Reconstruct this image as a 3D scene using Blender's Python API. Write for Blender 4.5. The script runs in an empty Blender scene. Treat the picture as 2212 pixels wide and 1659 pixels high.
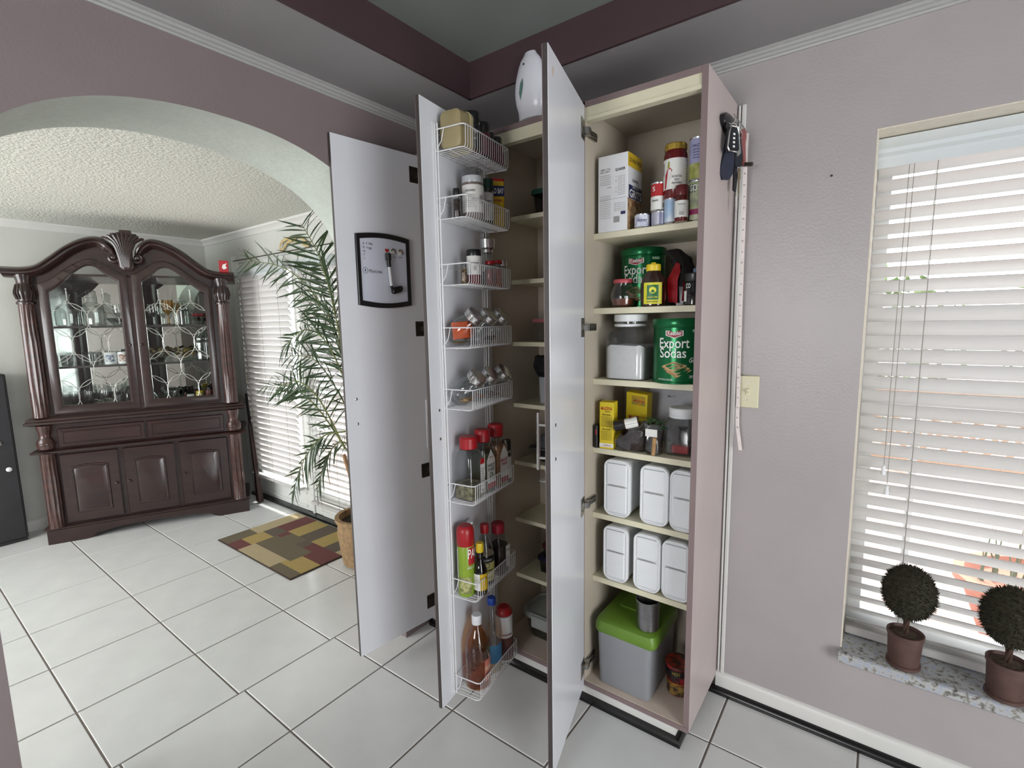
import bpy, math, random
from mathutils import Matrix, Vector
random.seed(7)
PI=math.pi
SC=bpy.context.scene; COL=SC.collection
# ---------------------------------------------------------------- camera, world, lights
def cam_basis(yaw,pitch,roll):
    f=Vector((math.cos(pitch)*math.cos(yaw),math.cos(pitch)*math.sin(yaw),-math.sin(pitch)))
    r=f.cross(Vector((0,0,1))).normalized(); u=r.cross(f)
    r2=math.cos(roll)*r+math.sin(roll)*u; u2=r2.cross(f)
    return r2,u2,f
cd=bpy.data.cameras.new('camera'); cam=bpy.data.objects.new('camera',cd); COL.objects.link(cam)
cd.sensor_width=36; cd.lens=1067.2/2212*36; cd.clip_start=.02; cd.clip_end=200
r_,u_,f_=cam_basis(math.radians(126.676),math.radians(7.30),math.radians(-1.011))
cam.matrix_world=Matrix(((r_.x,u_.x,-f_.x,1.672),(r_.y,u_.y,-f_.y,-1.901),(r_.z,u_.z,-f_.z,1.455),(0,0,0,1)))
SC.camera=cam
W=bpy.data.worlds.new('sky'); SC.world=W; W.use_nodes=True
bg=W.node_tree.nodes['Background']; bg.inputs[0].default_value=(.93,.97,1,1); bg.inputs[1].default_value=3.0
def area(name,loc,target,sx,sy,power,col=(1,1,1)):
    l=bpy.data.lights.new(name,'AREA'); l.shape='RECTANGLE'; l.size=sx; l.size_y=sy; l.energy=power; l.color=col
    o=bpy.data.objects.new(name,l); COL.objects.link(o); o.location=loc
    o.rotation_euler=(Vector(target)-Vector(loc)).to_track_quat('-Z','Y').to_euler()
    return o
sl=bpy.data.lights.new('sun','SUN'); sl.energy=3.6; sl.angle=math.radians(4); sl.color=(1,.97,.92)
so=bpy.data.objects.new('sun',sl); COL.objects.link(so); so.rotation_euler=Vector((.25,-.55,-1)).to_track_quat('-Z','Y').to_euler()
# unseen fill lamps added for kitchen and dining; the kitchen openings are made up
area('patio_door_daylight',(4.1,-2.1,1.0),(0,-1.3,.8),1.6,1.7,24,(.98,.99,1))
area('kitchen_window_daylight',(1.05,-4.1,1.45),(1.1,0,1.2),1.0,0.9,15,(1,.99,.98))
area('dining_window_daylight',(-1.9,-3.9,1.3),(-1.9,0,1.0),2.0,1.6,38,(1,1,.985))
VS=SC.view_settings; VS.view_transform='Standard'; VS.look='None'; VS.gamma=1; VS.use_curve_mapping=False; VS.exposure=0.85
# ---------------------------------------------------------------- materials
def lin(c):
    o=[]
    for v in c[:3]:
        v=v/255.; o.append(v/12.92 if v<=.04045 else ((v+.055)/1.055)**2.4)
    return (o[0],o[1],o[2],1)
MC={}
def mat(name,col,rough=.5,metal=0,ns=40,na=.06,bump=0,bs=None,coat=0,col2=None,stretch=None,emit=0):
    if name in MC: return MC[name]
    m=bpy.data.materials.new(name); m.use_nodes=True; nt=m.node_tree; b=nt.nodes['Principled BSDF']
    b.inputs['Roughness'].default_value=rough; b.inputs['Metallic'].default_value=metal
    if coat: b.inputs['Coat Weight'].default_value=coat
    c1=lin(col)
    tc=nt.nodes.new('ShaderNodeTexCoord'); mp=nt.nodes.new('ShaderNodeMapping'); nt.links.new(tc.outputs['Object'],mp.inputs[0])
    if stretch: mp.inputs['Scale'].default_value=stretch
    n=nt.nodes.new('ShaderNodeTexNoise'); n.inputs['Scale'].default_value=ns; n.inputs['Detail'].default_value=4
    nt.links.new(mp.outputs[0],n.inputs['Vector'])
    r=nt.nodes.new('ShaderNodeValToRGB')
    if col2 is None:
        a=[max(0,v*(1-na)) for v in c1[:3]]; d=[min(1,v*(1+na)) for v in c1[:3]]
        r.color_ramp.elements[0].position=.3; r.color_ramp.elements[1].position=.7
    else:
        a=c1[:3]; d=lin(col2)[:3]
        r.color_ramp.elements[0].position=.42; r.color_ramp.elements[1].position=.6
    r.color_ramp.elements[0].color=(*a,1); r.color_ramp.elements[1].color=(*d,1)
    nt.links.new(n.outputs['Fac'],r.inputs[0]); nt.links.new(r.outputs[0],b.inputs['Base Color'])
    if bump:
        n2=nt.nodes.new('ShaderNodeTexNoise'); n2.inputs['Scale'].default_value=bs or ns; n2.inputs['Detail'].default_value=3
        nt.links.new(mp.outputs[0],n2.inputs['Vector'])
        bp=nt.nodes.new('ShaderNodeBump'); bp.inputs['Strength'].default_value=bump; bp.inputs['Distance'].default_value=.01
        nt.links.new(n2.outputs['Fac'],bp.inputs['Height']); nt.links.new(bp.outputs[0],b.inputs['Normal'])
    if emit: b.inputs['Emission Color'].default_value=c1; b.inputs['Emission Strength'].default_value=emit
    MC[name]=m; return m
def glass(name,tint=(235,240,240),refl=.06,rough=.03):
    """thin clear wall: tinted see-through plus fresnel gloss"""
    if name in MC: return MC[name]
    m=bpy.data.materials.new(name); m.use_nodes=True; nt=m.node_tree; nt.nodes.remove(nt.nodes['Principled BSDF'])
    out=nt.nodes['Material Output']; tr=nt.nodes.new('ShaderNodeBsdfTransparent'); tr.inputs[0].default_value=lin(tint)
    gl=nt.nodes.new('ShaderNodeBsdfGlossy'); gl.inputs['Roughness'].default_value=rough
    nz=nt.nodes.new('ShaderNodeTexNoise'); nz.inputs['Scale'].default_value=3
    mr=nt.nodes.new('ShaderNodeMapRange'); mr.inputs[3].default_value=refl*.8; mr.inputs[4].default_value=refl*1.2
    nt.links.new(nz.outputs['Fac'],mr.inputs[0])
    lw=nt.nodes.new('ShaderNodeLayerWeight'); pw=nt.nodes.new('ShaderNodeMath'); pw.operation='POWER'; pw.inputs[1].default_value=2.6
    nt.links.new(lw.outputs['Facing'],pw.inputs[0]); ml=nt.nodes.new('ShaderNodeMath'); ml.operation='MULTIPLY'; ml.inputs[1].default_value=.85; nt.links.new(pw.outputs[0],ml.inputs[0])
    ad=nt.nodes.new('ShaderNodeMath'); ad.operation='ADD'; ad.use_clamp=True
    nt.links.new(ml.outputs[0],ad.inputs[0]); nt.links.new(mr.outputs[0],ad.inputs[1])
    mx=nt.nodes.new('ShaderNodeMixShader'); nt.links.new(ad.outputs[0],mx.inputs[0]); nt.links.new(tr.outputs[0],mx.inputs[1]); nt.links.new(gl.outputs[0],mx.inputs[2])
    nt.links.new(mx.outputs[0],out.inputs[0]); MC[name]=m; return m
def translucent(name,col,amt=.35,rough=.5):
    if name in MC: return MC[name]
    m=bpy.data.materials.new(name); m.use_nodes=True; nt=m.node_tree; b=nt.nodes['Principled BSDF']; out=nt.nodes['Material Output']
    nz=nt.nodes.new('ShaderNodeTexNoise'); nz.inputs['Scale'].default_value=6
    r=nt.nodes.new('ShaderNodeValToRGB'); c=lin(col); r.color_ramp.elements[0].color=(c[0]*.96,c[1]*.96,c[2]*.96,1); r.color_ramp.elements[1].color=c
    nt.links.new(nz.outputs['Fac'],r.inputs[0]); nt.links.new(r.outputs[0],b.inputs['Base Color']); b.inputs['Roughness'].default_value=rough
    t=nt.nodes.new('ShaderNodeBsdfTranslucent'); nt.links.new(r.outputs[0],t.inputs[0])
    mx=nt.nodes.new('ShaderNodeMixShader'); mx.inputs[0].default_value=amt
    nt.links.new(b.outputs[0],mx.inputs[1]); nt.links.new(t.outputs[0],mx.inputs[2]); nt.links.new(mx.outputs[0],out.inputs[0]); MC[name]=m; return m
# ---------------------------------------------------------------- mesh builder
class MB:
    def __init__(s): s.v=[]; s.f=[]; s.mi=[]; s.k=0
    def mat(s,k): s.k=k; return s
    def add(s,vs,fs):
        b=len(s.v); s.v+= [tuple(v) for v in vs]; s.f+=[tuple(i+b for i in f) for f in fs]; s.mi+=[s.k]*len(fs); return s
    def box(s,x0,x1,y0,y1,z0,z1,T=None):
        vs=[(x0,y0,z0),(x1,y0,z0),(x1,y1,z0),(x0,y1,z0),(x0,y0,z1),(x1,y0,z1),(x1,y1,z1),(x0,y1,z1)]
        if T: vs=[T(*v) for v in vs]
        return s.add(vs,[(0,3,2,1),(4,5,6,7),(0,1,5,4),(1,2,6,5),(2,3,7,6),(3,0,4,7)])
    def bbox(s,x0,x1,y0,y1,z0,z1,b=.004,T=None):
        """box with chamfered edges"""
        X=(x0,x1);Y=(y0,y1);Z=(z0,z1); b=min(b,(x1-x0)/2.01,(y1-y0)/2.01,(z1-z0)/2.01)
        rings=[]
        for z,i in ((z0,b),(z0+b,0),(z1-b,0),(z1,b)):
            ring=[]
            for (cx,sx,cy,sy,fl) in ((x0,1,y0,1,0),(x1,-1,y0,1,1),(x1,-1,y1,-1,0),(x0,1,y1,-1,1)):
                p=[(cx+sx*i,cy+sy*(b+i)),(cx+sx*(b+i),cy+sy*i)]
                if fl: p=p[::-1]
                ring+= [(q[0],q[1],z) for q in p]
            rings.append(ring)
        if T: rings=[[T(*v) for v in r] for r in rings]
        return s.loft(rings)
    def loft(s,rings,cap0=True,cap1=True,closed=True):
        n=len(rings[0]); vs=[v for r in rings for v in r]; fs=[]
        for i in range(len(rings)-1):
            for j in range(n if closed else n-1):
                k=(j+1)%n; fs.append((i*n+j,i*n+k,(i+1)*n+k,(i+1)*n+j))
        if closed and cap0: fs.append(tuple(range(n-1,-1,-1)))
        if closed and cap1: b=(len(rings)-1)*n; fs.append(tuple(range(b,b+n)))
        return s.add(vs,fs)
    def lathe(s,prof,c=(0,0,0),seg=20,T=None,cap0=True,cap1=True,sx=1,sy=1):
        rings=[]
        for r,z in prof:
            ring=[(c[0]+max(r,1e-4)*sx*math.cos(2*PI*i/seg),c[1]+max(r,1e-4)*sy*math.sin(2*PI*i/seg),c[2]+z) for i in range(seg)]
            rings.append([T(*v) for v in ring] if T else ring)
        return s.loft(rings,cap0,cap1)
    def prism(s,poly,z0,z1,T=None):
        r=[[(x,y,z) for x,y in poly] for z in (z0,z1)]
        if T: r=[[T(*v) for v in q] for q in r]
        return s.loft(r)
    def tube(s,pts,r,seg=6,closed=False,taper=None):
        P=[Vector(p) for p in pts]; n=len(P); rings=[]; prev=None
        for i in range(n):
            if closed: t=P[(i+1)%n]-P[i-1]
            else: t=(P[min(i+1,n-1)]-P[max(i-1,0)])
            t.normalize()
            if prev is None:
                a=Vector((0,0,1)) if abs(t.z)<.9 else Vector((1,0,0)); nrm=a.cross(t).normalized()
            else:
                nrm=(prev-t*prev.dot(t)); nrm=nrm.normalized() if nrm.length>1e-6 else prev
            prev=nrm; bn=t.cross(nrm); rr=r if taper is None else r*(1+(taper-1)*i/(n-1))
            rings.append([tuple(P[i]+rr*(math.cos(2*PI*k/seg)*nrm+math.sin(2*PI*k/seg)*bn)) for k in range(seg)])
        if closed: rings.append(rings[0]); return s.loft(rings,False,False)
        return s.loft(rings)
    def strip(s,A,B):
        n=len(A); return s.add(list(A)+list(B),[(i,i+1,n+i+1,n+i) for i in range(n-1)])
    def patch(s,c,r,z0,z1,a0,a1,seg=12,h=0,sx=1,sy=1):
        """curved label on a cylinder about c, angles in degrees"""
        A=[];B=[]
        for i in range(seg+1):
            a=math.radians(a0+(a1-a0)*i/seg); x=c[0]+r*sx*math.cos(a); y=c[1]+r*sy*math.sin(a); A.append((x,y,c[2]+z0)); B.append((x,y,c[2]+z1))
        return s.strip(A,B)
    def mesh(s,mats,smooth=35):
        me=bpy.data.meshes.new('m'); me.from_pydata(s.v,[],s.f)
        for m in mats: me.materials.append(m)
        if len(mats)>1: me.polygons.foreach_set('material_index',s.mi)
        if smooth: me.shade_smooth(); me.set_sharp_from_angle(angle=math.radians(smooth))
        me.update(); return me
    def build(s,name,mats,parent=None,inv=None,smooth=35,**kw):
        if not isinstance(mats,(list,tuple)): mats=[mats]
        if inv is not None: s.v=[tuple(inv@Vector(v)) for v in s.v]
        me=s.mesh(mats,smooth); me.name=name
        o=bpy.data.objects.new(name,me); COL.objects.link(o)
        if parent is not None: o.parent=parent
        for k,v in kw.items(): o[k]=v
        return o
def tag(o,label,cat,group=None):
    o['label']=label; o['category']=cat
    if group: o['group']=group
    return o
def thing(name,label,cat,loc=(0,0,0),rotz=0,group=None,M=None):
    o=bpy.data.objects.new(name,None); COL.objects.link(o); o.empty_display_size=.05
    if M is None: o.location=loc; o.rotation_euler=(0,0,rotz)
    else: o.matrix_world=M
    return tag(o,label,cat,group)
def struct(o): o['kind']='structure'; return o
def copy_tree(o,loc=None,rotz=None,label=None,parent=None):
    c=o.copy(); COL.objects.link(c)
    if parent is not None: c.parent=parent
    if loc is not None: c.location=loc
    if rotz is not None: c.rotation_euler=(0,0,rotz)
    if label: c['label']=label
    for ch in list(o.children): copy_tree(ch,parent=c)
    return c
def rrect(w,h,r,n=4,cx=0,cy=0):
    r=min(r,w/2-1e-5,h/2-1e-5); p=[]
    for (sx,sy,a0) in ((1,1,0),(-1,1,90),(-1,-1,180),(1,-1,270)):
        for i in range(n+1):
            a=math.radians(a0+90*i/n); p.append((cx+sx*(w/2-r)+r*math.cos(a),cy+sy*(h/2-r)+r*math.sin(a)))
    return p
def spline(pts,n=8):
    """Catmull-Rom through 2D or 3D points"""
    P=[Vector(p) for p in pts]; out=[]
    for i in range(len(P)-1):
        p0=P[max(i-1,0)];p1=P[i];p2=P[i+1];p3=P[min(i+2,len(P)-1)]
        for k in range(n):
            t=k/n; out.append(.5*((2*p1)+(-p0+p2)*t+(2*p0-5*p1+4*p2-p3)*t*t+(-p0+3*p1-3*p2+p3)*t**3))
    out.append(P[-1]); return [tuple(q) for q in out]
_TX={}
def text_geo(s,size,bold=0):
    k=(s,bold)
    if k not in _TX:
        cu=bpy.data.curves.new('t','FONT'); cu.body=s; cu.size=1; cu.align_x='CENTER'; cu.align_y='CENTER'; cu.resolution_u=3; cu.offset=bold
        o=bpy.data.objects.new('t',cu); me=o.to_mesh()
        vs=[tuple(v.co) for v in me.vertices]; fs=[tuple(p.vertices) for p in me.polygons]
        o.to_mesh_clear(); bpy.data.objects.remove(o); bpy.data.curves.remove(cu); _TX[k]=(vs,fs)
    vs,fs=_TX[k]; return [(x*size,y*size) for x,y,_ in vs],fs
def text_flat(mb,s,size,o,xd,yd,bold=.01,width=None):
    vs,fs=text_geo(s,size,bold)
    if not vs: return
    o=Vector(o);xd=Vector(xd);yd=Vector(yd)
    k=1
    if width:
        w=max(v[0] for v in vs)-min(v[0] for v in vs); k=width/w
    mb.add([tuple(o+xd*(x*k)+yd*y) for x,y in vs],fs)
def text_cyl(mb,s,size,c,r,z,a,bold=.01,width=None,sx=1,sy=1):
    vs,fs=text_geo(s,size,bold)
    if not vs: return
    k=1
    if width: k=width/(max(v[0] for v in vs)-min(v[0] for v in vs))
    a=math.radians(a)
    mb.add([(c[0]+r*sx*math.cos(a+x*k/r),c[1]+r*sy*math.sin(a+x*k/r),c[2]+z+y) for x,y in vs],fs)
# ================================================================ THE ROOM
m_arch=mat('dark_mauve_accent_paint',(126,113,113),.55,ns=5,na=.03,bump=.08,bs=120)  # arch wall mauve, set darker than the window wall's
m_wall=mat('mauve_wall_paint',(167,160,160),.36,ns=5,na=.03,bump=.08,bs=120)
m_soff=mat('soffit_paint',(140,137,138),.6,ns=5,na=.03,bump=.06,bs=120)
m_plum=mat('dark_plum_paint',(66,48,52),.5,ns=6,na=.08)
m_tray=mat('tray_ceiling_paint',(118,123,119),.6,ns=3,na=.06)
m_white=mat('white_trim_paint',(215,214,210),.35,ns=8,na=.03)
m_dwall=mat('dining_wall_paint',(198,199,193),.6,ns=5,na=.03,bump=.05,bs=100)
m_dceil=mat('popcorn_ceiling',(216,216,206),.9,ns=60,na=.04,bump=1.0,bs=75)
m_soft=mat('arch_soffit_plaster',(190,196,188),.45,ns=20,na=.04,bump=.2,bs=60)
m_grout=mat('grey_grout',(118,110,103),.9,ns=60,na=.12)
m_tile=mat('white_floor_tile',(214,215,214),.16,ns=7,na=.035,bump=.03,bs=9)
m_black=mat('black_gloss_trim',(16,15,16),.25,ns=30,na=.2)
# ---- floor: grout bed with every tile its own piece
fb=MB().box(-3.3,-.293,-4,.35,-.06,-.003).box(-.293,4.2,-4.2,.35,-.06,-.003)
floor=struct(fb.build('floor',m_grout))
P=.41; TG=.0032
def tile_mesh(w,h):
    b=MB(); c=.002
    b.loft([[(TG,TG,-.012),(w-TG,TG,-.012),(w-TG,h-TG,-.012),(TG,h-TG,-.012)],[(TG,TG,-c),(w-TG,TG,-c),(w-TG,h-TG,-c),(TG,h-TG,-c)],
            [(TG+c,TG+c,0),(w-TG-c,TG+c,0),(w-TG-c,h-TG-c,0),(TG+c,h-TG-c,0)]],cap0=False)
    return b.mesh([m_tile],20)
_tm={}
def tile(x0,x1,y0,y1):
    k=(round(x1-x0,3),round(y1-y0,3))
    if k not in _tm: _tm[k]=tile_mesh(*k)
    o=bpy.data.objects.new('tile',_tm[k]); COL.objects.link(o); o.parent=floor; o.location=(x0,y0,0)
xs=[-3.2]+[(i-4.715)*P for i in range(-3,5)]
ys=[(j-3.735)*P for j in range(-5,5)]
for i in range(len(xs)-1):
    for j in range(len(ys)-1): tile(xs[i],xs[i+1],ys[j],ys[j+1])
kx=[-.293,.0485]+[.0485+.4125*k for k in range(1,10)]
ky=[-1.098-.41*3+.41*k for k in range(0,6)]+[-1.098+.41*3-.001]
ky=[-1.098+.41*k for k in range(-6,4)]
for i in range(len(kx)-1):
    for j in range(len(ky)-1): tile(kx[i],kx[i+1],ky[j],ky[j+1])
# ---- arch wall between kitchen and dining room
ZK=2.315; ZD=2.205; TW=.35
def arch_z(y):
    d=min(1,abs(y+1.125)/.628); return 1.675+.427*(1-d**2.2)**(1/2.2)
ay=[-1.125-.628*math.cos(PI*i/48) for i in range(49)]
b=MB()
AX=-.012
b.box(-TW,AX,-4.2,-1.753,-.02,2.6); b.box(-TW,AX,-.497,.25,-.02,2.6)
b.strip([(AX,y,arch_z(y)) for y in ay],[(AX,y,2.6) for y in ay])
b.mat(1).strip([(-TW,y,2.6) for y in ay],[(-TW,y,arch_z(y)) for y in ay])
b.mat(1).strip([(-TW,y,arch_z(y)) for y in ay],[(AX,y,arch_z(y)) for y in ay])
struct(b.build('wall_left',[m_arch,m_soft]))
# ---- kitchen window wall
WX0,WX1,WZ0,WZ1=1.628,2.75,.335,2.002
b=MB()
b.box(AX,WX0,0,.28,-.02,2.6).box(WX1,4.4,0,.28,-.02,2.6).box(WX0,WX1,0,.28,-.02,WZ0-.037).box(WX0,WX1,0,.28,WZ1,2.6)
struct(b.build('wall_back',m_wall))
# ---- kitchen walls behind the camera, with made-up openings for extra light
b=MB()
b.box(4.2,4.4,-4.4,-2.9,-.02,2.6).box(4.2,4.4,-1.3,.22,-.02,2.6).box(4.2,4.4,-2.9,-1.3,2.0,2.6)
struct(b.build('wall_right',m_wall))
b=MB()
b.box(-TW,.55,-4.4,-4.2,-.02,2.6).box(1.55,4.2,-4.4,-4.2,-.02,2.6).box(.55,1.55,-4.4,-4.2,-.02,1.0).box(.55,1.55,-4.4,-4.2,1.9,2.6)
struct(b.build('wall_front',m_wall))
# ---- kitchen tray ceiling
TX,TY=.32,-.33
b=MB()
b.box(-.02,TX,-4.2,0,ZK,ZK+.02).box(TX,4.2,TY,0,ZK,ZK+.02).box(3.6,4.2,-4.2,TY,ZK,ZK+.02).box(TX,3.6,-4.2,-3.7,ZK,ZK+.02)
b.mat(1).box(TX,TX+.012,-3.7,TY,ZK,2.46).box(TX,3.6,TY-.012,TY,ZK,2.46).box(3.588,3.6,-3.7,TY,ZK,2.46).box(TX,3.6,-3.7,-3.688,ZK,2.46)
b.mat(2).box(TX-.1,3.7,-3.8,TY+.1,2.447,2.5)
struct(b.build('ceiling',[m_soff,m_plum,m_tray]))
# ---- mouldings (trim) swept along walls
def sweep(prof,path_a,path_b,inward):
    """prof: (out from wall, z) pairs; straight run from a to b; inward = unit vector off the wall"""
    b=MB(); A=Vector(path_a); B=Vector(path_b); n=Vector(inward)
    b.loft([[tuple(A+n*o+Vector((0,0,z))) for o,z in prof],[tuple(B+n*o+Vector((0,0,z))) for o,z in prof]])
    return b
crown=[(0,0),(.006,0),(.008,.006),(.014,.008),(.017,.014),(.024,.017),(.027,.023),(.034,.026),(.034,.031),(0,.031)]
for i,(A,B,n) in enumerate([((0,0,2.284),(4.2,0,2.284),(0,-1,0)),((AX,-4.2,2.284),(AX,-.034,2.284),(1,0,0))]):
    struct(sweep(crown,A,B,n).build('trim_%d'%(i+1),mat('grey_crown_paint',(160,160,158),.4,ns=20,na=.05,stretch=(2,2,14)),smooth=20))
baseb=[(0,0),(.014,0),(.014,.062),(.011,.072),(.006,.078),(0,.08)]
strip=[(.014,0),(.034,0),(.034,.006),(.030,.016),(.022,.022),(.014,.023)]
struct(sweep(baseb,(1.236,0,0),(4.2,0,0),(0,-1,0)).build('baseboard_back',m_white))
struct(sweep(strip,(1.12,0,0),(4.2,0,0),(0,-1,0)).build('trim_3',m_black))
struct(sweep(baseb,(AX,-4.2,0),(AX,-1.753,0),(1,0,0)).build('baseboard_left',m_white))
# ---- dining room shell
FD=[(-2.6,-1.722),(-1.722,-.845)]
b=MB()
b.box(-3.4,-3.2,-4.2,.3,-.02,2.6); struct(b.build('wall_dining_far',m_dwall))
b=MB()
b.box(-3.2,-2.64,.1,.25,-.02,2.6).box(-.80,-TW,.1,.25,-.02,2.6).box(-2.64,-.80,.1,.25,1.985,2.6)
struct(b.build('wall_dining_back',m_dwall))
b=MB()
b.box(-3.4,-3.0,-4.2,-4.0,-.02,2.6).box(-.8,-TW,-4.2,-4.0,-.02,2.6).box(-3.0,-.8,-4.2,-4,-.02,.4).box(-3.0,-.8,-4.2,-4,2.15,2.6)
struct(b.build('wall_dining_front',m_dwall))
struct(MB().box(-3.4,-TW+.01,-4.2,.25,ZD,ZD+.1).build('ceiling_dining',m_dceil))
dcrown=[(0,0),(.01,0),(.014,.012),(.03,.03),(.04,.036),(.044,.05),(0,.05)]
struct(sweep(dcrown,(-3.2,-4,2.155),(-3.2,.1,2.155),(1,0,0)).build('trim_5',m_white))
struct(sweep(dcrown,(-3.2,.1,2.155),(-TW,.1,2.155),(0,-1,0)).build('trim_6',m_white))
struct(sweep(dcrown,(-TW,-4,2.155),(-TW,.1,2.155),(-1,0,0)).build('trim_7',m_white))
struct(sweep(baseb,(-3.2,-4,0),(-3.2,.1,0),(1,0,0)).build('baseboard_dining',m_white))
# ---- granite sill
m_gran=mat('speckled_granite',(205,208,214),.2,ns=55,col2=(120,118,112),bump=.02)
def speckle():
    m=bpy.data.materials.new('granite_speckle'); m.use_nodes=True; nt=m.node_tree; bs=nt.nodes['Principled BSDF']; bs.inputs['Roughness'].default_value=.18
    tc=nt.nodes.new('ShaderNodeTexCoord'); v=nt.nodes.new('ShaderNodeTexNoise'); v.inputs['Scale'].default_value=70; v.inputs['Detail'].default_value=6
    nt.links.new(tc.outputs['Object'],v.inputs['Vector']); r=nt.nodes.new('ShaderNodeValToRGB'); e=r.color_ramp.elements
    e[0].position=.30; e[0].color=lin((84,82,80)); e[1].position=.40; e[1].color=lin((138,136,130))
    k=e.new(.5); k.color=lin((178,178,176)); k=e.new(.62); k.color=lin((162,168,182))
    nt.links.new(v.outputs['Fac'],r.inputs[0]); nt.links.new(r.outputs[0],bs.inputs['Base Color']); return m
struct(MB().bbox(WX0-.006,WX1+.006,-.034,.26,.298,.335,.004).build('trim_8',speckle()))
# ================================================================ PANTRY CABINET
m_cabface=mat('mauve_cabinet_edge',(128,110,110),.5,ns=8,na=.05)
m_cabside=mat('mauve_cabinet_side',(184,171,168),.4,ns=6,na=.04,bump=.05,bs=60)
m_cabin=mat('cabinet_interior_laminate',(180,170,154),.5,ns=10,na=.04)
m_shelf=mat('cream_shelf_edge',(214,208,182),.45,ns=12,na=.04)
m_door=mat('light_grey_door_laminate',(214,215,220),.25,ns=5,na=.02)
m_dedge=mat('dark_door_edge',(62,56,54),.5,ns=30,na=.1)
m_nickel=mat('nickel_hinge',(170,168,164),.28,metal=1,ns=30,na=.1)
m_dkmetal=mat('dark_hinge_plate',(60,55,50),.4,metal=.8,ns=30,na=.1)
m_chrome=mat('brushed_chrome',(215,215,214),.18,metal=1,ns=30,na=.05)
PX=1.236; PF=-.357; PT=2.168; PB=.066
pantry=thing('pantry_cabinet','tall mauve pantry cabinet with three open doors and cream shelves','cabinet',(.618,-.18,0))
PI_=Matrix.Translation((-.618,.18,0))
def pp(mb,name,mats,parent=pantry,**k): return mb.build(name,mats,parent,inv=PI_,**k)
for x0,x1 in ((.001,.019),(.403,.421),(.824,.842),(1.218,1.236)):
    b=MB().bbox(x0,x1,PF+.002,-.001,PB,PT,.001)
    last=x1>1.2
    pp(b,'side_panel',m_cabside if last else m_cabin)
    pp(MB().box(x0-(0 if not last else .0),x1,PF,PF+.002,PB,PT),'edge_strip',m_cabface)
pp(MB().box(.019,1.218,-.012,-.002,PB,PT),'back_panel',m_cabin)
pp(MB().mat(0).box(.0195,1.2175,PF,-.0125,PT-.006,PT-.0005).box(.0195,1.2175,PF,PF+.004,PT-.018,PT-.006).mat(1).box(.0195,1.2175,PF+.004,-.0125,PT-.018,PT-.006),'top_panel',[m_cabface,m_cabin])
pp(MB().box(.019,1.218,PF+.002,-.012,PB,PB+.018),'bottom_panel',mat('pale_shelf_laminate',(206,190,176),.5,ns=20,na=.04))
pp(MB().box(.0,1.236,PF-.001,PF+.002,PB-.002,PB+.016),'bottom_edge',m_cabface)
# cream cornice rails under the top edge, one per bay
for x0,x1 in ((.421,.824),(.842,1.218)):
    pp(MB().box(x0,x1,PF+.004,PF+.02,PT-.05,PT-.018).box(x0,x1,PF+.001,PF+.03,PT-.062,PT-.05),'top_rail',m_shelf)
BAY3=[1.752,1.494,1.241,.986,.736,.483]; BAY2=[1.877,1.622,1.366,1.104,.85,.591,.331]
for z in BAY3: pp(MB().bbox(.842,1.218,-.292,-.012,z-.021,z,.001),'shelf',m_shelf)
for z in BAY2: pp(MB().bbox(.421,.824,-.212,-.012,z-.018,z,.001),'shelf',m_shelf)
# plinth with white board and black floor strip
pp(MB().box(.02,1.175,-.33,-.02,0,PB-.002),'plinth',m_cabin)
def mitre(prof):
    b=MB(); rings=[]
    rings.append([(0.002,-.33-o,z) for o,z in prof]); rings.append([(1.175+o,-.33-o,z) for o,z in prof]); rings.append([(1.175+o,-.036,z) for o,z in prof])
    b.loft(rings); return b
pp(mitre([(0,0),(.014,0),(.014,.045),(.008,.058),(0,.064)]),'kick_board',m_white)
pp(mitre([(.014,0),(.036,0),(.036,.014),(.030,.022),(.014,.023)]),'floor_strip',m_black)
# ---- doors
DZ0,DZ1=.068,2.152
HZ=(2.07,1.427,.79,.158)
class Door:
    def __init__(s,H,F,hw,far_handle=True):
        s.H=Vector((H[0],H[1],0)); d=Vector((F[0],F[1],0))-s.H; s.w=d.length; s.u=d.normalized(); s.n=Vector((-s.u.y,s.u.x,0))
        b=MB().mat(0); th=.017; e=.0008
        T=s.T
        b.box(e,s.w-e,-.002,0,DZ0+e,DZ1-e,T); b.mat(1).box(0,s.w,-th+.002,-.002,DZ0,DZ1,T); b.mat(2).box(e,s.w-e,-th,-th+.002,DZ0+e,DZ1-e,T)
        s.o=pp(b,'door',[m_door,m_dedge,m_cabface],label='light grey inner face, dark edge')
        # bar handle on the outer (room) face, standing off the door
        b=MB(); hs=s.w-.045
        b.tube([T(hs,-.052,1.02),T(hs,-.052,1.19)],.0055,8)
        for z in (1.056,1.154): b.tube([T(hs,-.052,z),T(hs,-th,z)],.0045,8)
        h=pp(b,'handle',m_chrome,s.o)
        for z in (1.056,1.156): pp(MB().lathe([(.0055,0),(.005,.0015),(.002,.0028)],seg=10,T=lambda x,y,zz,z=z: T(hs+.0+x,zz,z+y)),'handle_screw',m_nickel,s.o)
        for z in HZ:
            b=MB()
            b.box(.006,.052,0,.0025,z-.032,z+.032,T); b.lathe([(.017,0),(.017,.004),(.012,.006)],seg=14,T=lambda x,y,zz,z=z: T(.03+x,zz,z+y))
            b.mat(1).box(-.03,.02,.006,.018,z-.009,z+.009,T); b.box(-.012,.006,-.001,.02,z-.012,z+.012,T)
            pp(b,'hinge',[m_dkmetal if hw else m_nickel,m_nickel],s.o)
    def T(s,a,d,z): q=s.H+s.u*a+s.n*d; return (q.x,q.y,z)
D1=Door((.057,-.365),(.009,-.758),1); D2=Door((.43,-.362),(.486,-.762),0); D3=Door((.845,-.364),(.952,-.757),0)
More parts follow.
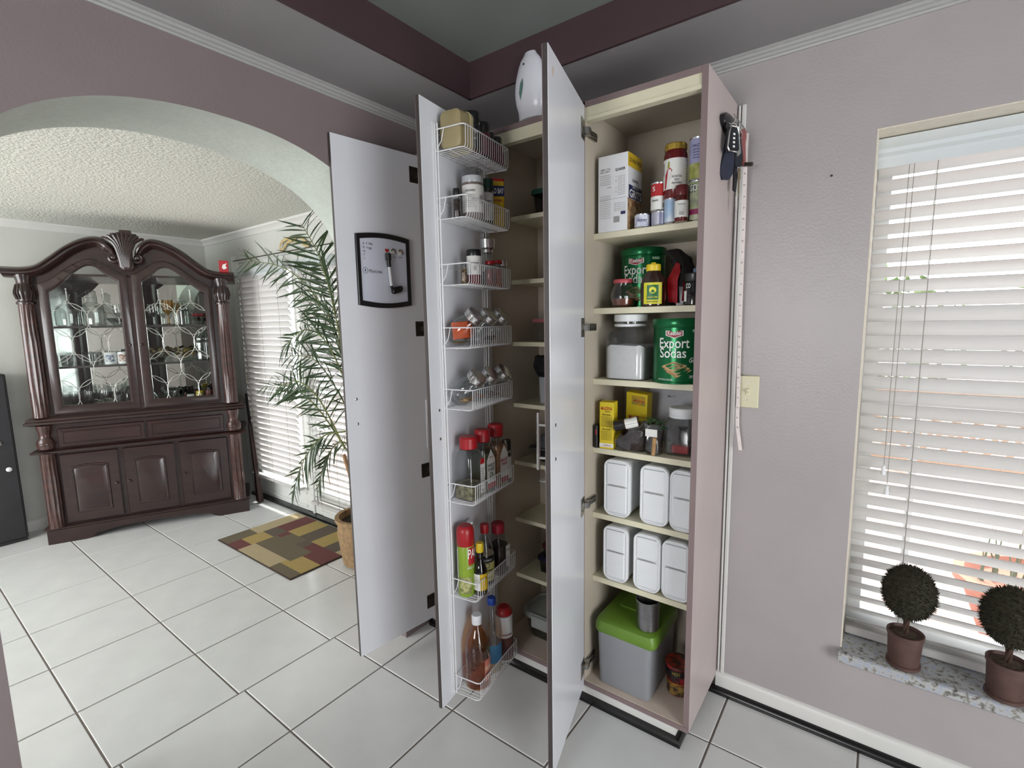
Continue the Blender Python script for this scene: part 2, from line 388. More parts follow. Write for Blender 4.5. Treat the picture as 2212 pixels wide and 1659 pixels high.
# hinge mounting plates on the bay walls
for X in (.019,.421,.842):
    for z in HZ:
        b=MB().box(X,X+.008,PF+.02,PF+.075,z-.012,z+.012).box(X+.008,X+.016,PF+.01,PF+.06,z-.008,z+.008)
        pp(b,'hinge_plate',[m_nickel])
b=MB().lathe([(.006,0),(.004,.002)],seg=12,T=lambda x,y,zz: D3.T(D3.w-.04+x*1.0,zz,2.10+y*2.2)); pp(b,'bumper_mark',mat('tan_pad',(178,164,152),.7),D3.o)
# white wire cord covers running down the wall beside the cabinet
for x0,x1,nm in ((1.2405,1.2475,'cord_cover'),(1.2515,1.264,'cord_cover')):
    o=MB().bbox(x0,x1,-.012,-.0005,.081,2.163,.002).build(nm,m_white)
    tag(o,'narrow white cord cover running down the wall beside the pantry' if x0<1.25 else 'wider white cord cover strip on the wall behind the hanging keys','cord cover')
# ================================================================ WIRE RACK ON THE MIDDLE DOOR
m_wire=mat('white_coated_wire',(222,222,224),.3,ns=20,na=.02)
rack=thing('door_rack','white wire spice rack with eight baskets screwed to the middle pantry door','rack',(.46,-.56,0))
RI=Matrix.Translation((-.46,.56,0))
for s in (.338,.055):
    b=MB()
    for d in (.006,.0165): b.tube([D2.T(s,d,.09),D2.T(s,d,2.085)],.0021,6)
    b.box(s-.009,s+.009,.0005,.003,.085,2.09,D2.T)
    b.build('upright',m_wire,rack,inv=RI)
BT=[2.068,1.855,1.643,1.435,1.226,.894,.540,.158]; BH=.068
S0,S1=.045,.335
proto=None
for t in BT:
    if proto is None:
        b=MB(); z1=t; z0=t-BH
        def rail(z,dd,r): b.tube([D2.T(S1,.004,z),D2.T(S1,dd-.012,z),D2.T(S1-.004,dd-.003,z),D2.T(S1-.013,dd,z),D2.T(S0+.013,dd,z),D2.T(S0+.004,dd-.003,z),D2.T(S0,dd-.012,z),D2.T(S0,.004,z)],r,6)
        rail(z1,.117,.0022); rail(z0,.112,.0018)
        b.tube([D2.T(S0,.006,z0),D2.T(S1,.006,z0)],.0018,6); b.tube([D2.T(S0,.06,z0-.002),D2.T(S1,.06,z0-.002)],.0018,6); b.tube([D2.T(S0,.006,z1-.01),D2.T(S1,.006,z1-.01)],.0018,6)
        for i in range(21):
            s=S0+.008+(S1-S0-.016)*i/20
            b.tube([D2.T(s,.006,z0+.001),D2.T(s,.106,z0+.001),D2.T(s,.1135,z0+.004),D2.T(s,.116,z0+.012),D2.T(s,.117,z1)],.0012,5)
        for s in (S0-.001,S1+.001): b.tube([D2.T(s,.006,z0),D2.T(s,.03,z0+.03),D2.T(s,.04,z1)],.0014,5)
        proto=b.build('basket',m_wire,rack,inv=RI); PZ=t
    else:
        c=proto.copy(); COL.objects.link(c); c.location=(0,0,t-PZ)
FL=[t-BH+.0025 for t in BT]
# ================================================================ GENERIC CONTAINERS
G_clear=glass('clear_glass',(238,241,241),.07); G_plast=glass('clear_plastic',(238,239,240),.08,.14); G_grey=glass('smoky_plastic',(176,176,178),.06,.1)
m_blackp=mat('black_plastic',(20,20,22),.32,ns=30,na=.15); m_redp=mat('red_plastic',(160,24,32),.35,ns=30,na=.08); m_whitep=mat('white_plastic',(224,226,228),.38,ns=20,na=.02)
m_paper=mat('white_paper_label',(222,221,216),.6,ns=40,na=.03); m_ink=mat('black_ink',(28,26,28),.6); m_inkg=mat('grey_ink',(150,148,146),.7); m_inkw=mat('white_ink',(232,232,228),.6)
m_inkr=mat('red_ink',(170,28,34),.6); m_inkb=mat('navy_ink',(28,34,84),.5); m_gold=mat('gold_foil',(190,160,70),.3,metal=.8)
def bottle(name,label,cat,loc,body,bm,cap=None,cm=None,fill=None,fm=None,labels=(),texts=(),group=None,seg=24,sx=1,sy=1,rot=0,M=None,rings=()):
    """body/cap/fill are (radius, z) lathe profiles; labels: (r,z0,z1,a0,a1,mat); texts: (string,size,r,z,angle,mat,width)"""
    t=thing(name,label,cat,loc,rot,group,M)
    MB().lathe(body,seg=seg,sx=sx,sy=sy).build('body',bm,t)
    if fill: MB().lathe(fill,seg=seg,sx=sx,sy=sy).build('contents',fm,t)
    if cap: MB().lathe(cap,seg=seg,sx=sx,sy=sy).build('cap',cm,t)
    for (pr,m) in rings: MB().lathe(pr,seg=seg,sx=sx,sy=sy).build('collar',m,t)
    for (r,z0,z1,a0,a1,m) in labels: MB().patch((0,0,0),r,z0,z1,a0,a1,14,sx=sx,sy=sy).build('paper_label',m,t,smooth=60)
    bym={}
    for tx in texts: bym.setdefault(tx[5].name,[tx[5],[]])[1].append(tx)
    for m,L in bym.values():
        b=MB()
        for (s,sz,r,z,a,_,*w) in L: text_cyl(b,s,sz,(0,0,0),r,z,a,width=w[0] if w else None,sx=sx,sy=sy)
        if b.f: b.build('lettering',m,t,smooth=0)
    return t
def cyl(r,h,c=.003): return [(r-c,0),(r,c),(r,h-c),(r-c,h)]
def fine(z0,z1,n,size,r,a,m,w): return [("ingredients and nutrition facts per serving"[:20+(i*7)%20],size,r,z1-(z1-z0)*(i+.5)/n,a,m,w*(1-.15*((i*5)%3))) for i in range(n)]
def rk(i,s,d): x,y,_=D2.T(s,d,0); return (x,y,FL[i])
AR=-42  # direction in which the rack items face
# ---- basket 1
t=thing('food_tub','tan plastic tub with a ribbed cream lid in the top basket','tub',rk(0,.297,.06),math.radians(8))
def slab(w,h,r,layers,T=None): # rounded rectangle in XZ lofted along Y
    return [[(x,y,z) if T is None else T(x,y,z) for x,z in rrect(w-2*i,h-2*i,max(r-i,.002),4,0,h0)] for y,i,h0 in layers]
b=MB(); h=.122
b.loft([[(x,y,z+h/2) for x,z in rrect(.085-2*i,h-2*i,.018,4)] for y,i in ((-.034,.012),(-.03,.004),(.02,0))]); b.build('body',mat('tan_plastic',(150,137,100),.4,ns=20,na=.05),t)
b=MB(); b.loft([[(x,y,z+h/2) for x,z in rrect(.091-2*i,h+.004-2*i,.02,4)] for y,i in ((.02,0),(.026,0),(.027,.003),(.031,.003),(.032,.001),(.036,.001),(.038,.012))]); b.build('lid',mat('cream_plastic',(190,177,136),.4,ns=20,na=.04),t)
m_clove=mat('dark_spice',(46,30,26),.8,ns=120,na=.4); m_pepper=mat('brown_spice',(96,62,44),.85,ns=140,na=.4)
def spice(i,s,d,r,h,capc,lab,content,name,label,caph=.03,labz=(.12,.7),texts=(),group=None,glassm=None,neck=.86,a=AR):
    return bottle(name,label,'spice jar',rk(i,s,d),[(r*.9,0),(r,.003),(r,h*.74),(r*.95,h*.78),(r*neck,h*.82),(r*neck,h-caph*.4)],glassm or G_clear,[(r*.97,h-caph),(r,h-caph+.002),(r,h-.003),(r*.94,h)],capc,
        [(r*.88,.002),(r*.95,.004),(r*.95,h*.66)],content,[(r*1.012,h*labz[0],h*labz[1],a-75,a+75,lab)] if lab else (),[(tx,sz,r*1.03,z,a,m,w) for tx,sz,z,m,w in texts],group)
m_dklab=mat('black_label',(26,24,28),.5); m_plum2=mat('plum_label',(110,34,58),.5)
spice(0,.226,.075,.030,.137,m_blackp,m_dklab,m_pepper,'spice_jar','largest black capped spice jar with a black label in the top basket',.034,texts=[('PEPPER',.013,.07,m_inkw,.03),('ground',.009,.05,m_inkw,.02)])
spice(0,.168,.08,.027,.122,m_blackp,m_plum2,m_clove,'spice_jar','black capped spice jar with a plum label beside the black labelled jar',.03)
spice(0,.124,.082,.018,.104,m_blackp,m_plum2,m_pepper,'spice_jar','slim black capped spice jar between two plum jars in the top basket',.03)
spice(0,.083,.085,.021,.10,m_blackp,m_plum2,m_pepper,'spice_jar','slim black capped spice jar near the hinge end of the top basket',.034)
spice(0,.056,.09,.010,.072,m_chrome,m_plum2,m_pepper,'spice_jar','tiny chrome capped spice jar at the hinge end of the top basket',.016)
# ---- basket 2
m_salt=mat('white_grains',(220,216,206),.9,ns=200,na=.1); m_yel=mat('yellow_tin_paint',(208,172,30),.4,ns=20,na=.05); m_green=mat('dark_green_plastic',(22,56,46),.4)
bottle('seasoning_shaker','large clear topped shaker with a white label in the second basket','shaker',rk(1,.215,.066),[(.034,0),(.037,.003),(.037,.128),(.036,.13)],mat('shaker_body',(120,108,104),.5,ns=90,na=.3),[(.0375,.128),(.038,.13),(.038,.17),(.034,.174)],G_plast,
   labels=[(.0375,.03,.12,AR-80,AR+80,m_paper)],texts=[('SEASONING',.010,.0382,.1,AR-20,m_ink,.035)]+fine(.045,.09,7,.006,.0382,AR-20,m_inkg,.036)+[('||||||||||',.03,.0382,.075,AR+40,m_ink,.014)],rings=[([(.0365,.128),(.0365,.15),(.03,.152)],m_whitep)])
spice(1,.29,.05,.012,.10,m_blackp,None,m_clove,'spice_jar','small dark spice vial standing behind the clear shaker',.02)
spice(1,.128,.072,.021,.163,m_green,m_paper,mat('dried_herbs',(84,96,52),.9,ns=150,na=.4),'spice_jar','tall spice jar with a dark green cap in the second basket',.036,texts=[('ROSEMARY',.009,.085,m_ink,.026),('leaves',.007,.07,m_inkg,.016)])
t=thing('seasoning_tin','yellow seasoning tin with a navy band and red rim in the second basket','tin',rk(1,.065,.07),math.radians(48))
MB().loft([[(x,y,z) for x,y in rrect(.058,.034,.008,4)] for z in (0,.168)]).build('body',m_yel,t)
MB().loft([[(x*k,y*k,z) for x,y in rrect(.059,.035,.008,4)] for z,k in ((.168,1),(.174,1),(.178,.92))]).build('lid',m_redp,t)
MB().box(-.026,.028,-.0178,-.0172,.115,.152).build('navy_band',m_inkb,t)
b=MB(); text_flat(b,'OLD BAY',.026,(.0,-.018,.133),(1,0,0),(0,0,1),.02,.05); b.build('lettering',m_inkw,t,smooth=0)
b=MB(); text_flat(b,'SEASONING',.012,(.0,-.0178,.1),(1,0,0),(0,0,1),.02,.046); text_flat(b,'for seafood, poultry',.007,(.0,-.0178,.07),(1,0,0),(0,0,1),.01,.044); text_flat(b,'salads and meats',.007,(.0,-.0178,.058),(1,0,0),(0,0,1),.01,.04); b.build('lettering',m_inkr,t,smooth=0)
# ---- basket 3
spice(2,.22,.066,.026,.122,m_blackp,m_paper,mat('red_spice',(120,30,28),.85,ns=120,na=.3),'spice_jar','black capped spice jar with a white label over red spice in the third basket',.026,(.3,.82),texts=[('CAYENNE',.008,.075,m_ink,.028)]+[('||||||||',.016,.06,m_ink,.012)])
spice(2,.275,.06,.011,.082,G_plast,None,mat('mixed_peppercorns',(150,120,80),.8,ns=160,col2=(60,44,34)),'spice_jar','slim clear vial of mixed peppercorns at the open end of the third basket',.012)
bottle('pepper_grinder','glass pepper grinder with a polished metal head in the third basket','grinder',rk(2,.128,.066),[(.024,0),(.026,.003),(.026,.06),(.016,.095),(.017,.12)],G_clear,[(.017,.118),(.02,.122),(.02,.132),(.027,.138),(.028,.168),(.024,.172)],m_chrome,[(.021,.002),(.023,.004),(.023,.055)],m_clove)
spice(2,.105,.092,.019,.095,m_redp,None,mat('orange_spice',(196,78,40),.85,ns=100,na=.2),'spice_jar','small jar of bright orange spice in the third basket',.012)
spice(2,.16,.094,.017,.088,m_redp,None,mat('dark_red_spice',(120,26,24),.85,ns=100,na=.2),'spice_jar','small jar of dark red spice between the white label jar and the orange one',.012)
spice(2,.063,.09,.018,.098,m_chrome,None,m_salt,'salt_shaker','small clear salt shaker with a chrome top in the third basket',.02)
# ---- baskets 4 and 5: tilted glass jars with screw lids
def tilt_jar(i,s,label,content=None,cm=None,tilt=47,r=.0435,packets=False):
    x,y,_=D2.T(s,.052,0); z=FL[i]+.055
    yaw=math.atan2(D2.n.y,D2.n.x)+.12
    M=Matrix.Translation((x,y,z))@Matrix.Rotation(yaw,4,'Z')@Matrix.Rotation(math.radians(tilt),4,'Y')
    t=thing('tilted_jar',label,'jar',group='tilted glass jars in the door rack',M=M)
    prof=[(.016,-.052),(.034,-.046),(.046,-.03),(.0495,-.004),(.0475,.02),(.040,.038),(.033,.048),(.031,.054),(.031,.066)]
    MB().lathe([(a*r/.0495,b_) for a,b_ in prof],seg=26).build('body',G_clear,t)
    MB().lathe([(.033,.056),(.0345,.058),(.0345,.062),(.0335,.063),(.0345,.064),(.0345,.068),(.0335,.069),(.0345,.070),(.0345,.078),(.031,.082),(.012,.0825)],seg=26).build('lid',m_chrome,t)
    if content=='packets':
        b=MB()
        Mi=M.inverted()
        for k in range(6):
            ang=-.15+.05*k
            q=Matrix.Translation((x+.004*math.cos(k)+.002,y-.012+.006*k,z+.002))@Matrix.Rotation(yaw+.9+.06*k,4,'Z')@Matrix.Rotation(ang*.6,4,'Y')
            b.bbox(-.03,.03,-.002,.002,-.03,.028,.0015,T=lambda X,Y,Z,q=q: tuple(Mi@(q@Vector((X,Y,Z)))))
        b.build('packets',mat('orange_packet_foil',(214,86,28),.35,ns=30,na=.15),t)
        b=MB()
        for k in range(9):
            cx,cy=random.uniform(-.02,.02),random.uniform(-.02,.02)
            b.lathe([(.001,-.004),(.006,0),(.001,.004)],(x+cx,y+cy,z-.04),8,T=lambda X,Y,Z: tuple(Mi@Vector((X,Y,Z))))
        b.build('candies',m_gold,t)
    elif cm:
        Mi=M.inverted(); b=MB()
        for k in range(10):
            cx,cy=random.uniform(-.024,.024),random.uniform(-.024,.024)
            b.lathe([(.001,-.005),(.009,-.001),(.008,.003),(.001,.006)],(x+cx,y+cy,z-.036+.004*(k%3)),8,T=lambda X,Y,Z: tuple(Mi@Vector((X,Y,Z))))
        b.build('contents',cm,t)
tilt_jar(3,.287,'tilted glass jar holding orange packets in the fourth basket','packets')
tilt_jar(3,.195,'tilted glass jar in the middle of the fourth basket',cm=mat('foil_sachets',(160,162,168),.4,ns=60,na=.3))
tilt_jar(3,.104,'tilted glass jar at the hinge end of the fourth basket',cm=mat('dark_tea',(60,46,40),.7,ns=60,na=.3))
tilt_jar(4,.283,'tilted glass jar with tan pieces at the open end of the fifth basket',cm=mat('tan_chips',(190,160,118),.7,ns=60,na=.2))
tilt_jar(4,.191,'tilted glass jar with bronze pieces in the middle of the fifth basket',cm=mat('bronze_pieces',(166,112,64),.6,ns=60,na=.2))
tilt_jar(4,.1,'tilted glass jar with dark pieces at the hinge end of the fifth basket',cm=mat('dark_pieces',(80,52,56),.6,ns=60,na=.3))
# ---- basket 6: big square spice jars with red lids
def square_jar(i,s,d,w,h,label,cm,fillh,lab,texts,name='spice_canister',yaw=2,capm=None,dep=None):
    t=thing(name,label,'canister',rk(i,s,d),math.radians(90+yaw)); dep=dep or w
    lay=[(0,.006),(.004,.001),(h*.66,.001),(h*.74,.006),(h*.80,w*.16)]
    MB().loft([[(x,y,z) for x,y in rrect(w-2*i_,dep-2*i_,.014,4)] for z,i_ in lay]).build('body',G_plast,t)
    MB().loft([[(x,y,z) for x,y in rrect(w-2*i_-.006,dep-2*i_-.006,.012,4)] for z,i_ in ((.003,.004),(.006,0),(fillh,0))]).build('contents',cm,t)
    r=w*.375
    MB().lathe([(r,h*.81),(r+.002,h*.82),(r+.002,h*.975),(r-.002,h)],seg=26).build('cap',capm or m_redp,t)
    if lab:
        y=-dep/2-.0008; b=MB()
        b.add([(x,y,z) for x,z in lab],[tuple(range(len(lab)))]); b.build('paper_label',m_paper,t,smooth=0)
        for m,L in texts:
            b=MB()
            for (s_,sz,x,z,wd) in L: text_flat(b,s_,sz,(x,y-.0006,z),(1,0,0),(0,0,1),.02,wd)
            b.build('lettering',m,t,smooth=0)
    return t
def peak(w,z0,z1,z2): return [(-w/2,z0),(w/2,z0),(w/2,z1),(0,z2),(-w/2,z1)]
m_bay=mat('bay_leaves',(150,146,112),.8,ns=60,col2=(92,88,60)); m_pars=mat('parsley_flakes',(70,78,40),.9,ns=150,na=.4); m_onion=mat('minced_onion',(176,128,88),.9,ns=120,na=.3)
t=square_jar(5,.275,.058,.082,.225,'big clear canister of bay leaves with red lid in the sixth basket',m_bay,.055,[(.012,.02),(.036,.02),(.036,.145),(.012,.145)],[(m_ink,[('|||||||||',.012,.024,.03,.018)]+[('nutrition facts',.005,.024,.045+.009*k,.02) for k in range(8)])])
MB().box(.0122,.0358,-.0424,-.042,.125,.145).build('red_band',m_inkr,t)
t=square_jar(5,.195,.066,.074,.235,'big canister of parsley flakes with red lid in the sixth basket',m_pars,.15,peak(.05,.02,.125,.165),[(m_ink,[('PARSLEY',.016,0,.105,.042),('FLAKES',.016,0,.09,.038),('PERSIL',.007,0,.076,.02)]),(m_inkr,[('SPICES',.008,0,.135,.02)])])
MB().box(-.024,.024,-.0385,-.0381,.02,.04).build('red_band',m_inkr,t)
for k in range(7): MB().add([(.012*math.cos(k)-.002,-.0386,.055+.01*math.sin(k*1.7)),(.012*math.cos(k)+.006,-.0386,.058+.01*math.sin(k*1.7)),(.012*math.cos(k)+.001,-.0386,.066+.01*math.sin(k*1.7))],[(0,1,2)]).build('printed_leaf',mat('leaf_print',(84,120,60),.6),t,smooth=0)
t=square_jar(5,.112,.074,.074,.24,'big canister of minced onion with red lid in the sixth basket',m_onion,.16,peak(.05,.02,.125,.165),[(m_inkr,[('MINCED',.016,0,.105,.042),('ONION',.016,0,.09,.036)])])
MB().box(-.024,.024,-.0385,-.0381,.02,.04).build('red_band',m_inkr,t)
spice(5,.066,.094,.018,.17,m_blackp,m_paper,m_clove,'spice_jar','tall black capped jar with a plain white label in the sixth basket',.04,(.12,.62))
# ---- basket 7
m_pam=mat('lime_green_can',(132,160,44),.35,ns=12,na=.05)
bottle('cooking_spray','green cooking spray can with a red cap in the seventh basket','spray can',rk(6,.30,.05),[(.029,0),(.031,.003),(.031,.185),(.027,.192)],m_pam,[(.031,.188),(.032,.19),(.032,.235),(.030,.25),(.022,.259)],m_redp,
   labels=[(.0313,.12,.184,AR+10,AR+80,m_inkr),(.0313,.02,.18,AR-95,AR-70,m_paper),(.0313,.012,.075,AR-55,AR+30,mat('olive_print',(176,176,120),.5,ns=60,col2=(110,116,60)))],texts=[('PAM',.05,.0322,.16,AR+52,m_inkw,.05),('olive oil',.012,.032,.11,AR+30,m_inkw,.03)])
bottle('sauce_bottle','small dark sauce bottle with a yellow cap in the seventh basket','bottle',rk(6,.275,.094),[(.023,0),(.0255,.004),(.0255,.085),(.02,.105),(.0115,.125),(.0115,.165)],glass('amber_dark_glass',(70,52,40),.08),[(.0135,.158),(.0145,.16),(.0145,.187),(.0125,.192)],mat('yellow_plastic',(214,186,38),.35),
   [(.022,.003),(.0235,.006),(.0235,.088),(.016,.108),(.010,.12)],mat('dark_sauce',(24,14,10),.3),[(.0258,.02,.082,AR-10,AR+75,m_yel),(.0258,.02,.082,AR-75,AR-12,m_paper)],[('SAZON',.012,.0262,.065,AR+30,m_ink,.026)]+fine(.03,.075,6,.005,.0262,AR-45,m_inkg,.02))
m_soy=mat('soy_sauce',(22,14,12),.25)
bottle('soy_sauce','clear soy sauce bottle with a red cap and yellow label in the seventh basket','bottle',rk(6,.205,.072),[(.031,0),(.034,.004),(.034,.12),(.028,.15),(.0155,.185),(.0145,.2)],G_clear,[(.016,.198),(.0165,.2),(.0165,.228),(.0155,.231)],m_redp,[(.028,.003),(.032,.006),(.032,.118)],m_soy,
   [(.0343,.02,.105,AR-60,AR+70,mat('pale_yellow_label',(196,190,110),.5)),(.0344,.092,.112,AR-60,AR+70,m_dklab)],[('KIKKOMAN',.012,.0348,.062,AR+6,m_ink,.046),('Soy Sauce',.009,.0348,.035,AR+6,m_ink,.034),('ALL-PURPOSE',.007,.035,.102,AR+6,m_inkw,.036)],rings=[([(.0325,.118),(.0325,.119),(.001,.12)],mat('soy_foam',(190,176,150),.7))])
b=MB()
# hexagon emblem on the soy label
sp=[o for o in bpy.data.objects if o.name.startswith('soy_sauce')][0]
hexr=[]
for rr in (.0105,.0075):
    hexr.append([( .0349*math.cos(math.radians(AR+6)+rr*math.cos(PI/3*k+PI/6)/.0349), .0349*math.sin(math.radians(AR+6)+rr*math.cos(PI/3*k+PI/6)/.0349), .082+rr*math.sin(PI/3*k+PI/6)) for k in range(6)])
b.loft(hexr,False,False); b.build('emblem',m_inkb,sp,smooth=0)
square_jar(6,.118,.078,.066,.205,'clear canister of dark spice with a red lid in the seventh basket',m_clove,.12,[(.004,.03),(.032,.03),(.032,.115),(.004,.115)],[(m_ink,[('SPICE',.01,.018,.095,.022)])],capm=mat('crimson_plastic',(150,26,44),.35))
bottle('spray_bottle','ribbed white bottle standing behind the red capped can','bottle',rk(6,.235,.028),[(.014,0),(.016,.003),(.016,.15)]+[(.014+.002*(k%2),.15+.01*k) for k in range(9)],m_whitep,[(.012,.235),(.012,.245)],m_whitep)
# ---- basket 8
m_vin=mat('amber_vinegar',(150,86,30),.3)
bottle('vinegar_bottle','large amber vinegar bottle with a white cap in the lowest basket','bottle',rk(7,.26,.062),[(.042,0),(.047,.006),(.047,.155),(.043,.185),(.03,.215),(.0165,.235),(.0155,.25)],glass('amber_bottle',(240,206,160),.07),[(.0185,.245),(.019,.247),(.019,.276),(.017,.28)],m_whitep,
  [(.04,.004),(.045,.008),(.045,.11),(.0449,.112)],glass('amber_liquid',(226,168,96),.02),[(.0475,.035,.118,AR+25,AR+100,mat('pink_peach_label',(206,140,110),.5,ns=20,col2=(190,96,90)))],[('Cider',.018,.0485,.085,AR+50,m_inkw,.035),('VINEGAR',.011,.0485,.062,AR+50,m_inkb,.035)])
bottle('soda_bottle','clear plastic bottle with a blue cap and blue label in the lowest basket','bottle',rk(7,.165,.07),[(.032,0),(.037,.006),(.036,.09),(.038,.15),(.036,.2),(.022,.25),(.0135,.27),(.0135,.28)],G_plast,[(.016,.272),(.0165,.274),(.0165,.297),(.0145,.3)],mat('blue_plastic',(20,60,150),.35),
  [(.03,.004),(.034,.008),(.034,.05)],mat('pale_yellow_liquid',(196,190,150),.4),[(.0372,.045,.12,AR-85,AR+85,mat('sky_blue_label',(60,130,180),.45))])
bottle('tall_canister','tall white and brown canister with a red lid in the lowest basket','canister',rk(7,.088,.08),[(.033,0),(.035,.003),(.035,.11)]+[(.0335+.0015*(k%2),.12+.009*k) for k in range(9)],m_whitep,[(.0345,.197),(.0345,.2),(.031,.214),(.02,.224)],m_redp,
  labels=[(.0354,.01,.105,AR-90,AR+90,mat('chocolate_label',(92,52,44),.5,ns=30,na=.2))],texts=[('IIIIIIIIII',.012,.0358,.118,AR,mat('maroon_ink',(110,30,36),.6),.05)])
# ================================================================ RIGHT PANTRY BAY
A3=-72
def boxt(name,label,cat,loc,w,d,h,m,rot=0,group=None,bev=.001):
    t=thing(name,label,cat,loc,rot,group); MB().bbox(-w/2,w/2,-d/2,d/2,0,h,bev).build('carton',m,t); return t
def decal(t,pts,m,name='print'): b=MB(); b.add(pts,[tuple(range(len(pts)))]); return b.build(name,m,t,smooth=0)
def frect(t,x0,x1,z0,z1,y,m,name='print'): return decal(t,[(x0,y,z0),(x1,y,z0),(x1,y,z1),(x0,y,z1)],m,name)
def srect(t,y0,y1,z0,z1,x,m,name='print'): return decal(t,[(x,y0,z0),(x,y1,z0),(x,y1,z1),(x,y0,z1)],m,name)
def ftext(t,L,m,y,xd=(1,0,0),conv=None):
    b=MB()
    for (s,sz,x,z,w) in L: text_flat(b,s,sz,conv(x,z) if conv else (x,y,z),xd,(0,0,1),.015,w)
    return b.build('lettering',m,t,smooth=0)
# -- top shelf
Z1=BAY3[0]
t=boxt('grits_box','white grits box with a yellow and brown side on the top shelf','box',(.915,-.235,Z1),.108,.12,.25,mat('white_carton',(222,222,224),.5,ns=10,na=.02))
Y=-.0606
ftext(t,[('SIMPLY THE',.008,-.027,.205,.036),('BEST GRITS',.008,-.027,.197,.036),('SCAN',.006,-.012,.145,.014)]+[('grits are a simple and tasty breakfast made',.004,-.027,.186-.006*k,.04) for k in range(6)]+[('store in a cool dry place away from heat',.004,-.027,.118-.0065*k,.04) for k in range(12)]
      +[('QUAKER',.011,.027,.198,.036)]+[('1',.008,.012,.175,None),('2',.008,.012,.163,None),('1',.008,.012,.14,None),('2',.008,.012,.128,None)]+[('boil water and stir',.004,.032,.176-.0058*k,.026) for k in range(11)]+[('Makes 4 servings of creamy grits',.004,.027,.09-.006*k,.04) for k in range(5)],m_inkg,Y)
ftext(t,[('QUAKER',.011,.027,.1985,.036)],m_ink,Y-.0003)
frect(t,.004,.026,.028,.048,Y,m_inkg,'recycling_mark'); frect(t,-.05,.05,.106,.1068,Y,m_inkg,'print'); frect(t,.03,.047,.052,.062,Y,m_inkb,'print')
X=.0546
srect(t,-.06,.06,.205,.25,X,m_yel,'yellow_band'); srect(t,-.052,.058,.105,.148,X,m_inkb,'navy_panel'); srect(t,-.06,.06,.0,.104,X,mat('grits_print',(120,84,56),.5,ns=35,col2=(190,160,120)),'bowl_picture')
cv=lambda y,z: (X+.0006,y,z)
ftext(t,[('GRITS',.036,.003,.12,.1)],m_inkw,0,(0,1,0),cv); ftext(t,[('22 HALF PACK',.018,.0,.227,.1)],m_ink,0,(0,1,0),cv); ftext(t,[('INSTANT',.008,.003,.142,.05)],m_inkw,0,(0,1,0),cv); ftext(t,[('QUAKER',.012,.0,.165,.05)],m_inkb,0,(0,1,0),cv)
m_tin=mat('bare_tin',(190,190,192),.25,metal=1,ns=30,na=.08)
def can(label,loc,r,h,labs=(),texts=(),name='food_can',cat='can'):
    prof=[(r-.001,0),(r,.001),(r,.003),(r-.0012,.005)]+[(r-.0012,h-.005),(r,h-.003),(r,h-.001),(r-.0015,h),(r-.003,h-.003)]
    return bottle(name,label,cat,loc,prof,m_tin,labels=[(r-.0006,a,b_,c-d,c+d,m) for a,b_,c,d,m in labs],texts=[(s,sz,r+.0002,z,a,m,w) for s,sz,z,a,m,w in texts])
m_wfoil=mat('white_blue_label',(210,212,222),.35,ns=60,col2=(176,180,196))
can('small white labelled can beside the grits box',(1.012,-.272,Z1),.026,.045,[(.004,.042,A3,80,m_wfoil)],[('Honey',.017,.024,A3,m_inkb,.034)])
can('small silver can under the red and white can on the top shelf',(1.072,-.272,Z1),.028,.044,[(.004,.04,A3,85,mat('silver_streak_label',(188,188,200),.3,metal=.5,ns=50,col2=(120,120,160),stretch=(1,1,.05)))])
can('red and white can stacked on a small silver can',(1.066,-.272,Z1+.044),.025,.092,[(.006,.048,A3,120,m_paper),(.048,.086,A3,120,m_inkr)],[('S',.02,.07,A3-35,m_inkw,.01),('beans',.01,.035,A3-25,m_ink,.022),('||||||',.016,.02,A3+45,m_ink,.012)])
can('light blue can under the tall pepper jar',(1.112,-.284,Z1),.021,.078,[(.005,.073,A3,120,mat('light_blue_label',(150,178,206),.45,ns=12,col2=(205,214,222)))])
can('slim silver can squeezed between blue can and small silver can',(1.0985,-.235,Z1),.012,.045)
can('short navy can behind the white labelled can',(1.036,-.215,Z1),.02,.055,[(.004,.05,A3,120,m_inkb)])
bottle('pepper_jar','tall jar of roasted red peppers stacked on the blue can','jar',(1.118,-.268,Z1+.078),[(.034,0),(.036,.003),(.036,.13),(.033,.142),(.031,.148)],mat('red_pepper_jar',(92,18,16),.15,ns=14,na=.35),[(.0325,.146),(.034,.148),(.034,.163),(.031,.166)],m_gold,
   labels=[(.0364,.026,.118,A3-85,A3+85,m_paper)],texts=[('ROASTED',.009,.0372,.062,A3+8,m_ink,.03),('RED',.009,.0372,.052,A3+8,m_ink,.014),('PEPPERS',.009,.0372,.042,A3+8,m_ink,.03),('12 oz',.005,.0372,.032,A3+8,m_ink,.012)]+fine(.05,.115,8,.004,.0372,A3+65,m_inkg,.018))
pj=[o for o in bpy.data.objects if o.name=='pepper_jar'][0]
def cyl_poly(t,pts,r,a,m,name):
    a=math.radians(a); b=MB(); b.add([(r*math.cos(a+x/r),r*math.sin(a+x/r),z) for x,z in pts],[tuple(range(len(pts)))]); b.build(name,m,t,smooth=0)
cyl_poly(pj,[(-.03,.03),(-.026,.028),(-.01,.06),(-.003,.082),(-.01,.09),(-.02,.086),(-.028,.07)],.0369,A3-10,m_inkr,'printed_pepper'); cyl_poly(pj,[(-.02,.088),(-.012,.09),(-.012,.108),(-.017,.11)],.0369,A3-10,mat('stem_print',(150,150,50),.5),'printed_stem')
cyl_poly(pj,[(-.035,.07),(-.031,.07),(-.031,.108),(-.035,.108)],.0369,A3-18,m_ink,'printed_bar')
